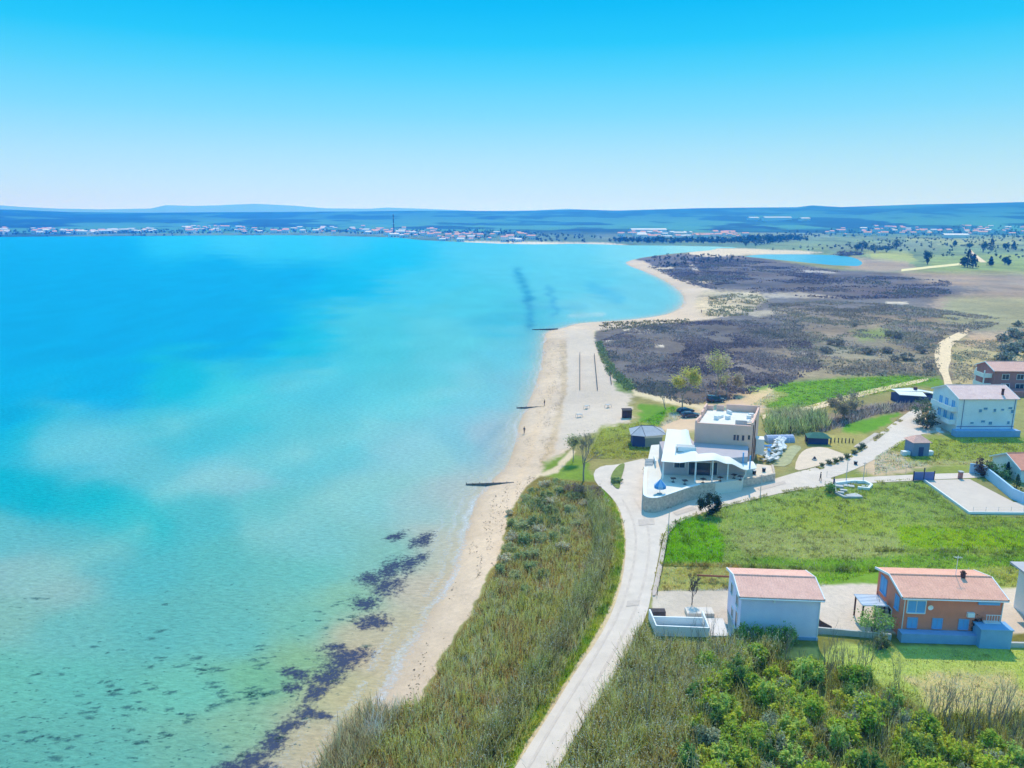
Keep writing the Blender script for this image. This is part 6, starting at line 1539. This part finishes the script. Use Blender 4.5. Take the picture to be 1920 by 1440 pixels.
# ---- shrubs on the dune and in the foreground thicket
def bush_set(kinds, spots, label, group, name='bush', tint=None):
    protos = []
    for k, (h, w, ca, cb, nl, lf) in enumerate(kinds):
        protos.append((h, w, ca, cb, nl, lf, None))
    made = [None] * len(protos)
    for i, (px, py, s) in enumerate(spots):
        k = i % len(protos); h, w, ca, cb, nl, lf, _ = protos[k]
        q = g1(px, py)
        if made[k] is None:
            o = tree(px, py, h, w, label, 'bush', ca, cb, name, 'bush', nl, lf, group); made[k] = o
        else: o = copy_tree(made[k])
        o.location = q; o.rotation_euler = (0, 0, rng.uniform(0, 6.28)); o.scale = (s * rng.uniform(.85, 1.2), s * rng.uniform(.85, 1.2), s * rng.uniform(.8, 1.15))
GA, GB = (.20, .26, .02), (.34, .37, .045)
BW = scatter([(1292, 1330), (1330, 1262), (1400, 1236), (1470, 1240), (1540, 1256), (1610, 1272), (1660, 1318), (1720, 1350), (1760, 1392), (1860, 1410), (1960, 1420), (1990, 1520), (1270, 1520), (1276, 1420)], 185, lambda x, y: fbm(x / 3, y / 3, 941, 3) > .3)
bushx, bushy = to_px(BW[:, 0], BW[:, 1], BW[:, 2])
sp = [(a_, b_, rng.uniform(.65, 1.15)) for a_, b_ in zip(bushx, bushy)] + [(1385, 1232, .7), (1350, 1230, .7), (1425, 1226, .6)]
bush_set([(1.9, 2.6, GA, GB, 2000, .12), (2.3, 2.2, (.15, .22, .025), (.28, .33, .045), 2000, .12), (1.6, 2.8, (.28, .32, .03), (.40, .40, .06), 1800, .11), (2.1, 2.2, (.07, .13, .035), (.14, .20, .05), 1800, .12), (1.8, 2.0, (.17, .19, .12), (.26, .27, .17), 1300, .09), (2.6, 1.8, (.20, .28, .05), (.30, .36, .09), 1500, .1)], sp,
         'leafy green bush in the foreground thicket below the pale blue house', 'leafy bushes of the foreground thicket')
sp = [(985, 940, .8), (1000, 925, .8), (1020, 915, .9), (1042, 908, .8), (1060, 912, .7), (1010, 950, 1), (1035, 945, .9), (960, 985, .8), (980, 990, 1), (1005, 985, 1), (960, 1015, .9), (985, 1020, 1.1), (1015, 1015, .9), (1040, 980, .9), (948, 1055, 1), (975, 1050, .9), (1000, 1045, .8), (1075, 935, .9), (1095, 950, .8), (940, 1075, .7), (1060, 1000, .7), (1025, 935, .8), (955, 965, .6)]
sp += [(1050, 925, .8), (1070, 960, .9), (1030, 965, .9), (1055, 1030, .8), (995, 1065, .8), (965, 1085, .7), (1020, 1080, .7), (945, 1100, .6), (985, 1110, .6), (1080, 985, .7), (1105, 970, .6), (1010, 1000, 1.0), (1040, 1012, .8), (955, 1035, .9)]
bush_set([(1.6, 2.8, (.22, .23, .10), (.34, .34, .17), 1500, .1), (1.4, 3.0, (.11, .13, .05), (.22, .24, .10), 1500, .1), (1.3, 2.6, (.34, .27, .17), (.46, .38, .25), 1300, .1), (1.5, 2.4, (.16, .20, .08), (.26, .28, .12), 1300, .1)], sp, 'grey-green scrub bush on the dune crest above the beach', 'scrub bushes on the dune crest')
for px, py, lb in ((1075, 925, 'reddish brown bush at the upper end of the reed bank'), (1115, 930, 'russet bush where the reed bank meets the path')):
    tree(px, py, 1.6, 4.0, lb, 'bush', (.17, .115, .085), (.22, .16, .11), 'bush', 'bush', 1500, .1)
# rounded dark bush by the restaurant wall
tree(1330, 966, 3.6, 3.6, 'dense dark round bush at the meadow corner in front of the restaurant wall', 'bush', (.022, .035, .03), (.05, .07, .045), 'bush', 'bush', 3000, .13)
tree(1822, 1196, 3.4, 1.5, 'dark reddish columnar shrub against the extension of the orange house', 'bush', (.03, .02, .02), (.06, .035, .03), 'shrub', 'shrub', 1800, .09)
tree(1637, 1192, 3.4, 4.0, 'small fresh green tree in front of the yard left of the orange house', 'round', (.14, .24, .06), (.22, .30, .10), 'tree', 'tree', 1700, .11)
tree(1650, 1218, 1.8, 2.0, 'rounded olive bush on the lawn below the small fresh green tree', 'bush', (.10, .12, .05), (.17, .18, .09), 'bush', 'bush', 1400, .09)
for k, (px, py) in enumerate(((1392, 1206), (1420, 1208), (1450, 1208), (1478, 1210))):
    tree(px, py, 2.2, 2.0, ('yellow-green bush under the blue wall, farthest left of four', 'yellow-green bush under the blue wall, second of four from the left', 'yellow-green bush under the blue wall, third of four from the left', 'yellow-green bush under the blue wall, farthest right of four')[k], 'bush', (.12, .20, .04), (.20, .26, .07), 'bush', 'bush', 1100, .1)

# bare saplings
def sapling(h, seed, m, stems=5, sp_=.14):
    tw = TW()
    for k in range(stems):
        grow(tw, np.array([rng.normal(0, .25), rng.normal(0, .25), -.1]), (rng.normal(0, sp_), rng.normal(0, sp_), 1), h * rng.uniform(.4, .6), .04, 3, .2, None, .5, 2)
    return tw
protos = []
for k in range(4):
    t = empty('sapling', (0, 0, 0), 0, 'thin leafless sapling standing over the undergrowth in the lower right corner', 'sapling', 'leafless saplings of the foreground thicket')
    sapling((3.2, 4.0, 3.4, 2.6)[k], k, (M_TWIG, M_TWIGD)[k % 2], (4, 5, 5, 4)[k]).build('stems', (M_TWIG, M_TWIGD)[k % 2], t); protos.append(t)
used = [False] * 4
SPOT = [(1545, 1258), (1560, 1262), (1575, 1268), (1590, 1262), (1604, 1270), (1620, 1256), (1552, 1280), (1586, 1290), (1740, 1350), (1760, 1345), (1775, 1355), (1790, 1340), (1800, 1352), (1815, 1360), (1735, 1375), (1770, 1380), (1850, 1360), (1870, 1350), (1885, 1365), (1900, 1355), (1862, 1385), (1910, 1390),
        (1690, 1400), (1710, 1390), (1660, 1420), (1830, 1400), (1250, 1250), (1270, 1290), (1230, 1300), (1300, 1240), (1330, 1225), (1370, 1230), (1340, 1260), (1180, 1330), (1210, 1370), (1140, 1400), (1600, 1380), (1650, 1380), (1475, 1240), (1500, 1250), (1800, 1420), (1890, 1430), (1680, 1300), (1670, 1330)]
for i, (px, py) in enumerate(SPOT):
    k = i % 4; o = protos[k] if not used[k] else copy_tree(protos[k]); used[k] = True
    o.location = g1(px, py); s = rng.uniform(.7, 1.15); o.scale = (s, s, s); o.rotation_euler = (0, 0, rng.uniform(0, 6.28))

# ---- single trees of the middle ground
tree(1297, 1134, 4.6, 3, 'gnarled bare garden tree on the plot left of the pale blue house', 'bare', (.1, .1, .05), (.1, .1, .05), nleaf=0)
tree(1094, 902, 10.5, 6, 'tall leafless tree at the upper end of the reed bank', 'bare', (.16, .17, .08), (.2, .2, .1), nleaf=250, leaf=.14)
tree(1074, 866, 5.5, 3, 'pale yellowish bare tree beside the sandy path to the beach', 'bare', (.26, .26, .12), (.3, .3, .14), nleaf=1200, leaf=.14)
tree(1250, 769, 8.0, 4, 'bare tree leaning over the bright green grass near the parked cars', 'bare', (.1, .1, .05), (.1, .1, .05), nleaf=0, lean=.5)
tree(1279, 765, 11.0, 6, 'broad yellow-green budding tree behind the parked cars', 'bare', (.40, .36, .08), (.50, .42, .12), nleaf=3600, leaf=.2)
tree(1342, 752, 13.0, 6, 'tall thin bare tree with yellowish top behind the dark blue van', 'bare', (.36, .34, .10), (.42, .38, .14), nleaf=1300, leaf=.2)
tree(1362, 742, 6.5, 6, 'russet bare shrub left of centre in the clump by the marsh', 'bare', (.32, .24, .18), (.40, .30, .20), nleaf=1800, leaf=.18)
tree(1380, 738, 6.0, 7, 'broad brown bare shrub at the end of the clump by the marsh', 'bare', (.32, .25, .18), (.40, .31, .20), nleaf=1800, leaf=.18)
tree(1566, 790, 6.0, 7, 'rusty brown leafless shrub beside the reed bed', 'bare', (.18, .15, .1), (.22, .18, .12), nleaf=1800, leaf=.2)
tree(1590, 770, 5.0, 8, 'low grey-brown shrub above the reed bed', 'bush', (.13, .12, .09), (.19, .17, .12), 'shrub', 'shrub', 1200, .2)
tree(1740, 790, 5.0, 7, 'dark green tree group beside the steps of the tall white and blue house', 'round', (.05, .085, .05), (.11, .15, .08), 'tree', 'tree', 1800, .22)
tree(1736, 804, 4.0, 5, 'dark olive bush at the bend of the road', 'bush', (.05, .07, .05), (.10, .11, .07), 'bush', 'bush', 1300, .2)
tree(1842, 893, 3.6, 3, 'dark red-leaved shrub behind the corner of the pale blue boundary wall', 'bush', (.05, .03, .03), (.09, .06, .05), 'shrub', 'shrub', 900, .14)
tree(1868, 896, 2.8, 5, 'green garden hedge clump between boundary wall and orange roof', 'bush', (.05, .12, .05), (.10, .18, .07), 'bush', 'bush', 1300, .14)
tree(1887, 898, 3.4, 1.6, 'narrow dark cypress beside the bright orange roof', 'conifer', (.02, .05, .03), (.05, .08, .05), 'cypress', 'tree', 700, .14)
tree(1904, 925, 3.6, 2.2, 'young yellow-green tree inside the corner of the boundary wall', 'conifer', (.10, .16, .05), (.16, .2, .08), 'tree', 'tree', 600, .14)
tree(1556, 925, 1.8, 2.4, 'bright green bush beside the person at the ruined foundation', 'bush', (.06, .15, .04), (.12, .22, .06), 'bush', 'bush', 900, .1)
tree(1156, 905, .8, 2.6, 'low clipped shrub on the grassed island of the junction', 'bush', (.08, .13, .05), (.13, .18, .08), 'shrub', 'shrub', 700, .1)
tree(1214, 888, 1.4, 1.6, 'small dark shrub beside the left wall of the terrace', 'bush', (.03, .06, .03), (.06, .1, .05), 'shrub', 'shrub', 500, .1)
first = None
for k, (px, py) in enumerate(((1541, 875), (1554, 871), (1567, 868), (1577, 864), (1588, 860), (1602, 852), (1611, 845), (1617, 840))):
    q = g1(px, py)
    if first is None: first = tree(px, py, 1.1, 1.3, 'small clipped shrub in the row along the road beside the gravel court', 'bush', (.05, .09, .04), (.09, .12, .06), 'shrub', 'shrub', 350, .1, 'row of clipped shrubs along the road'); o = first
    else: o = copy_tree(first)
    o.location = q; s = rng.uniform(.75, 1.1); o.scale = (s, s, s)
# shrubs dotted over marsh and pasture
first = []
for k, (px, py, s) in enumerate(((1571, 648, 1.1), (1556, 646, .8), (1548, 662, 1.0), (1680, 634, 1.1), (1666, 630, .9), (1627, 664, 1.0), (1664, 662, .9), (1722, 656, .8), (1728, 662, .9), (1676, 678, .9), (1700, 676, 1.1), (1738, 690, .7), (1602, 612, .6))):
    if len(first) < 3: o = tree(px, py, 2.6, 4.6, 'low dark shrub dotted over the grey marsh left of the dirt track', 'bush', (.11, .11, .10), (.19, .18, .15), 'shrub', 'shrub', 700, .2, 'dark shrubs dotted over the marsh'); first.append(o)
    else: o = copy_tree(first[k % 3])
    o.location = g1(px, py); o.scale = (s, s, s * .9); o.rotation_euler = (0, 0, rng.uniform(0, 6))
first = []
for k, (px, py, s) in enumerate(((1880, 640, 1.2), (1896, 632, 1.4), (1912, 636, 1.3), (1884, 660, 1.1), (1902, 664, 1.5), (1918, 656, 1.4), (1876, 676, 1.0), (1890, 680, 1.3), (1930, 670, 1.3), (1908, 612, 1.0), (1925, 620, 1.1))):
    if len(first) < 3: o = tree(px, py, 2.6, 4.2, 'dark evergreen shrub in the copse above the brick red house', 'bush', (.10, .12, .10), (.20, .22, .17), 'shrub', 'shrub', 700, .22, 'evergreen shrubs of the copse above the brick red house'); first.append(o)
    else: o = copy_tree(first[k % 3])
    o.location = g1(px, py); o.scale = (s, s, s); o.rotation_euler = (0, 0, rng.uniform(0, 6))
# trees of the far fields
DK, DL = (.012, .032, .026), (.04, .07, .05)
for px, py, h, w, kd, lb in ((1814, 502, 17, 13, 'conifer', 'largest dark conifer of the far fields beside the pale track'), (1824, 503, 13, 9, 'conifer', 'dark conifer pressed close to the right of the largest one'), (1808, 501, 9, 7, 'round', 'rounded dark tree at the left foot of the largest conifer'),
                             (1857, 499, 9, 6, 'conifer', 'slim dark conifer right of the small bright green plot'), (1884, 496, 7, 5, 'round', 'small dark tree between the bright plot and the frame edge'), (1891, 498, 6, 4, 'round', 'smallest dark tree near the frame edge in the far fields'),
                             (1739, 496, 13, 9, 'round', 'grey round tree at the left end of the pale track'), (1843, 473, 14, 10, 'round', 'left tree of the dark pair above the pale track bend'), (1858, 471, 17, 12, 'conifer', 'taller right tree of the dark pair above the pale track bend'),
                             (1885, 469, 10, 8, 'round', 'grey-green tree right of the dark pair'), (1900, 468, 12, 7, 'conifer', 'narrow dark tree farthest right below the far village'), (1616, 472, 15, 14, 'round', 'dark tree at the upper right of the pond'), (1608, 470, 9, 9, 'round', 'small dark tree left beside the one above the pond'),
                             (1640, 474, 10, 20, 'round', 'broad low hedge tree right above the pond'), (1662, 473, 9, 18, 'round', 'low dark hedge tree in the middle of the far field'), (1680, 468, 15, 15, 'round', 'dark rounded tree ending the far hedge'),
                             (1790, 462, 9, 7, 'round', 'small tree in the field below the far village'), (1818, 466, 8, 8, 'round', 'little tree directly above the largest conifer')):
    tree(px, py, h, w, lb, kd, DK, DL, 'tree', 'tree', 420, .9)
tree(1590, 480, 6, 34, 'wide purple-brown thicket jutting into the pond', 'bush', (.07, .06, .07), (.12, .10, .10), 'thicket', 'thicket', 900, .9)

# ---- far woods, each one mass
def wood(poly, n, h, leaf, cols, name, label, per=26, kmin=1):
    P = scatter(poly, n); hh = h * rng.uniform(.6, 1.3, len(P))
    Q = np.repeat(P, per, 0); H_ = np.repeat(hh, per)
    o = unit(len(Q)) * (rng.random((len(Q), 1)) ** .4); Q = Q + o * np.column_stack([H_ * .42, H_ * .42, H_ * .46]); Q[:, 2] += H_ * .52
    c = np.repeat(mixcol(len(P), cols[0], cols[1], .3), per, 0) * (1 + rng.normal(0, .2, (len(Q), 1)))
    V, Fc, Cc = leaf_arrays(Q, rng.uniform(.7, 1.3, len(Q)) * leaf, np.clip(c, .004, .5)); 
    return tag(np_mesh(name, V, Fc, Cc, LEAF), label, None, None, 'stuff')
wood([(1392, 462), (1402, 448), (1440, 446), (1500, 448), (1516, 452), (1470, 456), (1410, 464)], 150, 10, 1.6, (DK, DL), 'pine_wood', 'dark pine wood between the far sand and the fields')
wood([(1140, 457), (1150, 449), (1280, 450), (1400, 449), (1396, 456), (1300, 457), (1200, 459)], 260, 7, 1.6, (DK, (.05, .08, .055)), 'far_trees', 'dark belt of trees along the far lagoon shore')
wood([(1208, 492), (1222, 482), (1270, 478), (1320, 478), (1400, 482), (1400, 492), (1320, 494), (1270, 500), (1240, 503)], 130, 2.6, .8, ((.05, .06, .05), (.09, .095, .075)), 'spit_scrub', 'dark scrub on the sandy spit', 14)
wood([(-200, 440), (0, 431), (300, 431), (520, 428), (700, 432), (700, 440), (560, 438), (300, 440), (0, 442), (-200, 445)], 420, 7, 1.9, (DK, DL), 'far_trees', 'dark trees between the houses of the far left shore', 14)
wood([(680, 434), (900, 430), (1060, 440), (1140, 448), (1100, 454), (960, 454), (840, 450), (720, 441)], 300, 6, 1.8, (DK, DL), 'far_trees', 'dark trees between the houses of the far town', 14)
wood([(1420, 440), (1560, 430), (1920, 424), (2100, 424), (2100, 440), (1920, 446), (1700, 448), (1560, 444), (1480, 450)], 260, 6, 1.8, (DK, (.06, .09, .06)), 'far_trees', 'dark trees between the houses of the far right village', 14)
wood([(1440, 470), (1700, 446), (1920, 444), (2050, 450), (2050, 490), (1900, 488), (1700, 478), (1640, 470)], 330, 3.6, 1.1, (DK, (.07, .11, .05)), 'field_hedges', 'hedges and low bushes dotted over the far fields', 16)

# ---- far settlements: every house its own object
def far_house(wm_, rm_, w, d, h, rise):
    b = MB(); b.box(0, 0, -2, w, d, h + 2)
    x, y = w / 2 + .4, d / 2 + .4
    b.poly([(-x, -y, h), (x, -y, h), (x, 0, h + rise), (-x, 0, h + rise)], 1); b.poly([(x, y, h), (-x, y, h), (-x, 0, h + rise), (x, 0, h + rise)], 1)
    b.poly([(-w / 2, -d / 2, h), (-w / 2, 0, h + rise * .95), (-w / 2, d / 2, h)]); b.poly([(w / 2, d / 2, h), (w / 2, 0, h + rise * .95), (w / 2, -d / 2, h)])
    for k in range(3): b.box(-w / 2 + w * (k + .5) / 3, -d / 2 - .04, 1, w * .12, .1, 1.4, 0, 2)
    o = b.build('house', [wm_, rm_, M_GLASS]); COL.objects.unlink(o); return o
M_FW = mat('far_white_wall', (.72, .68, .68), .9, .05, .1, linear=True); M_FC = mat('far_cream_wall', (.76, .66, .60), .9, .05, .1, linear=True)
M_FR = mat('far_pink_roof', (.80, .36, .26), .9, .08, .1, linear=True); M_FR2 = mat('far_pale_roof', (.80, .70, .70), .9, .08, .1, linear=True)
FH = [far_house(M_FW, M_FR, 12, 9, 5.5, 2.0), far_house(M_FC, M_FR, 10, 9, 6.5, 1.8), far_house(M_FW, M_FR2, 14, 9, 5, 1.6), far_house(M_FW, M_FR, 9, 8, 4, 1.8), far_house(M_FC, M_FR2, 18, 10, 6, 1.5)]
BANDS = [((0, 24, 430, 441), 10, (2, 0, 2, 4), 'tiny white house at the far left end of the far shore', 'houses at the far left end of the shore'),
         ((62, 104, 431, 440), 16, (2, 2, 0, 3), 'tiny white house in the leftmost dense row on the far shore', 'houses of the leftmost shore row'),
         ((106, 192, 434, 440), 24, (2, 2, 4, 0), 'tiny pale house in the second row along the far left shore', 'houses of the second shore row'),
         ((194, 296, 431, 438), 26, (2, 4, 2, 3), 'tiny bright house in the third row along the far left shore', 'houses of the third shore row'),
         ((338, 462, 426, 438), 34, (0, 2, 1, 3, 2), 'tiny house in the loose cluster left of the tree on the far shore', 'houses of the loose shore cluster'),
         ((470, 700, 427, 439), 30, (0, 2, 1, 2), 'tiny house scattered along the far shore left of the tall mast', 'houses left of the tall mast'),
         ((700, 820, 430, 446), 34, (0, 1, 2, 3), 'tiny pink-roofed house in the far town by the tall mast', 'houses of the far town by the mast'),
         ((820, 1000, 438, 454), 34, (0, 1, 1, 2, 3), 'tiny house on the low point of the far town', 'houses on the point of the far town'),
         ((1165, 1300, 438, 449), 26, (4, 0, 1, 2), 'tiny pink-roofed house behind the belt of trees across the lagoon', 'houses behind the lagoon trees'),
         ((1300, 1410, 439, 448), 22, (0, 1, 0, 3), 'tiny pink house in the row left of the dark pine wood', 'houses left of the pine wood'),
         ((1545, 1760, 430, 443), 22, (0, 1, 2, 3), 'tiny house at the left end of the far right village', 'houses at the left end of the far right village'),
         ((1620, 1920, 426, 442), 44, (0, 1, 0, 2, 3), 'tiny pink-roofed house in the dense middle of the far right village', 'houses in the middle of the far right village')]
for (x0, x1, y0, y1), n, kinds, lb, gr in BANDS:
    px = rng.uniform(x0, x1, n); py = rng.uniform(y0, y1, n); pts = G(px, py)
    for i in range(n):
        k = kinds[i % len(kinds)]; o = FH[k].copy(); COL.objects.link(o); o.location = pts[i]
        s = rng.uniform(.85, 1.4); o.scale = (s * rng.uniform(.8, 1.3), s, s * rng.uniform(.85, 1.25)); o.rotation_euler = (0, 0, rng.normal(0, .5)); tag(o, lb, 'house', gr)
# long halls and the tall mast
for px, py, w, d, h, rz, lb in ((1215, 437, 95, 25, 9, .05, 'long white hall behind the lagoon trees'), (1456, 413.5, 120, 40, 12, .0, 'long white hall alone on the far blue hillside'), (1508, 414, 40, 30, 10, .1, 'small white hall right of the long one on the hillside'), (1412, 412, 45, 30, 9, .1, 'small pale hall left of the long one on the hillside'), (1790, 446, 50, 18, 6, -.1, 'long pale hall at the lower edge of the far right village')):
    q = g1(px, py); b = MB(); b.box(0, 0, -4, w, d, h + 4); b.prism([(-w / 2 - .5, -d / 2 - .5), (w / 2 + .5, -d / 2 - .5), (w / 2 + .5, 0), (-w / 2 - .5, 0)], [h, h, h + 3, h + 3], [h + .4, h + .4, h + 3.4, h + 3.4], 1)
    b.prism([(-w / 2 - .5, 0), (w / 2 + .5, 0), (w / 2 + .5, d / 2 + .5), (-w / 2 - .5, d / 2 + .5)], [h + 3, h + 3, h, h], [h + 3.4, h + 3.4, h + .4, h + .4], 1)
    o = b.build('hall', [M_FW, M_FR2]); o.location = q; o.rotation_euler = (0, 0, rz); tag(o, lb, 'building')
q = g1(738.5, 441)
t = empty('mast', q, 0, 'tall slender dark mast rising over the far town', 'mast')
b = MB(); b.tube((0, 0, -2), (0, 0, 50), 2.0, 1.1, n=8); b.build('shaft', mat('mast_steel', (.10, .09, .12), .8, .1, .2, linear=True), t)
b = MB()
for z in (14, 27, 40, 49): b.tube((0, 0, z), (0, 0, z + 1.2), 2.6 - z * .02, n=8)
b.build('platform', M_CONC, t)

# wrack and twigs along the tide lines of the beach
P = scatter([(1018, 640), (1064, 640), (1062, 740), (1030, 850), (985, 930), (955, 985), (945, 1040), (880, 1160), (820, 1260), (780, 1320), (740, 1330), (800, 1200), (870, 1060), (900, 960), (960, 900), (985, 800), (1005, 740)], 2600, lambda x, y: fbm(x / 1.2, y / 7, 951, 3) > .56)
V, Fc, Cc = leaf_arrays(P + np.array([0, 0, .04]), rng.uniform(.06, .22, len(P)), mixcol(len(P), (.16, .12, .08), (.34, .27, .19), .3), 2.0, .35)
tag(np_mesh('beach_wrack', V, Fc, Cc, LEAF), 'brown weed scraps and twigs along the tide lines of the beach', None, None, 'stuff')

# ------------------------------------------------------------------ sky, sun, haze, camera
w = bpy.data.worlds.new('World'); SC.world = w; w.use_nodes = True
nt = w.node_tree; N = nt.nodes; L = nt.links
bg = N['Background']; bg.inputs['Strength'].default_value = 1.0
sky = N.new('ShaderNodeTexSky'); sky.sky_type = 'NISHITA'; sky.sun_disc = False; sky.sun_elevation = SUN_EL; sky.sun_rotation = SUN_AZ
sky.dust_density = 0.6; sky.ozone_density = 2.0
tc = N.new('ShaderNodeTexCoord'); sp = N.new('ShaderNodeSeparateXYZ'); L.new(tc.outputs['Generated'], sp.inputs[0])
cr = N.new('ShaderNodeValToRGB'); L.new(sp.outputs['Z'], cr.inputs['Fac'])
stops = [(0.0, (214, 238, 234)), (.02, (205, 233, 237)), (.07, (174, 226, 243)), (.12, (128, 217, 250)), (.165, (84, 208, 248)), (.20, (36, 198, 247)), (.24, (0, 186, 244)), (.40, (30, 178, 244)), (.7, (110, 190, 250)), (1.0, (128, 194, 252))]
e = cr.color_ramp.elements
while len(e) < len(stops): e.new(.5)
for i, (p, c) in enumerate(stops):
    e[i].position = p; e[i].color = (*(lin(c) * (1.25 if p > .5 else 1)), 1)
sc_ = N.new('ShaderNodeMix'); sc_.data_type = 'RGBA'; sc_.blend_type = 'MULTIPLY'; sc_.inputs[0].default_value = 1; sc_.inputs[7].default_value = (.1, .1, .1, 1)
L.new(sky.outputs[0], sc_.inputs[6])
mx = N.new('ShaderNodeMix'); mx.data_type = 'RGBA'; mx.inputs[0].default_value = .99
L.new(sc_.outputs[2], mx.inputs[6]); L.new(cr.outputs[0], mx.inputs[7]); L.new(mx.outputs[2], bg.inputs['Color'])

sl = bpy.data.lights.new('sun', 'SUN'); sl.energy = 3.7; sl.angle = R(.5); sl.color = (1.0, .89, .73)
so = bpy.data.objects.new('sun', sl); COL.objects.link(so)
sd = Vector((math.sin(SUN_AZ) * math.cos(SUN_EL), math.cos(SUN_AZ) * math.cos(SUN_EL), math.sin(SUN_EL)))
so.rotation_euler = sd.to_track_quat('Z', 'Y').to_euler(); so.location = (0, 0, 150)

hz = MB(); hz.box(0, 5150, -4, 24000, 11400, 189)
hm = bpy.data.materials.new('haze'); hm.use_nodes = True
nt = hm.node_tree; N = nt.nodes; L = nt.links
for n in list(N): N.remove(n)
out = N.new('ShaderNodeOutputMaterial'); pv = N.new('ShaderNodeVolumePrincipled')
pv.inputs['Color'].default_value = (.03, .30, 1.0, 1); pv.inputs['Density'].default_value = HAZE = 0.00027; pv.inputs['Absorption Color'].default_value = (1, 1, 1, 1); pv.inputs['Anisotropy'].default_value = 0.4
L.new(pv.outputs[0], out.inputs['Volume'])
if HAZE > 0:
    ho = hz.build('haze', hm); tag(ho, kind='stuff')

cam = bpy.data.cameras.new('camera'); co = bpy.data.objects.new('camera', cam); COL.objects.link(co)
co.location = (0, 0, H); co.rotation_euler = (math.pi / 2 - PIT, 0, 0)
cam.sensor_fit = 'HORIZONTAL'; cam.sensor_width = 36; cam.lens = 36 * F / 1920
cam.clip_start = 1; cam.clip_end = 40000
SC.camera = co
SC.render.engine = 'CYCLES'
SC.view_settings.view_transform = 'Standard'; SC.view_settings.look = 'None'; SC.view_settings.exposure = 0; SC.view_settings.gamma = 1
SC.cycles.max_bounces = 6; SC.cycles.diffuse_bounces = 3; SC.cycles.glossy_bounces = 2; SC.cycles.transparent_max_bounces = 12; SC.cycles.volume_bounces = 2
SC.cycles.use_denoising = True; SC.cycles.denoising_prefilter = 'ACCURATE'
SC.cycles.caustics_reflective = False; SC.cycles.caustics_refractive = False
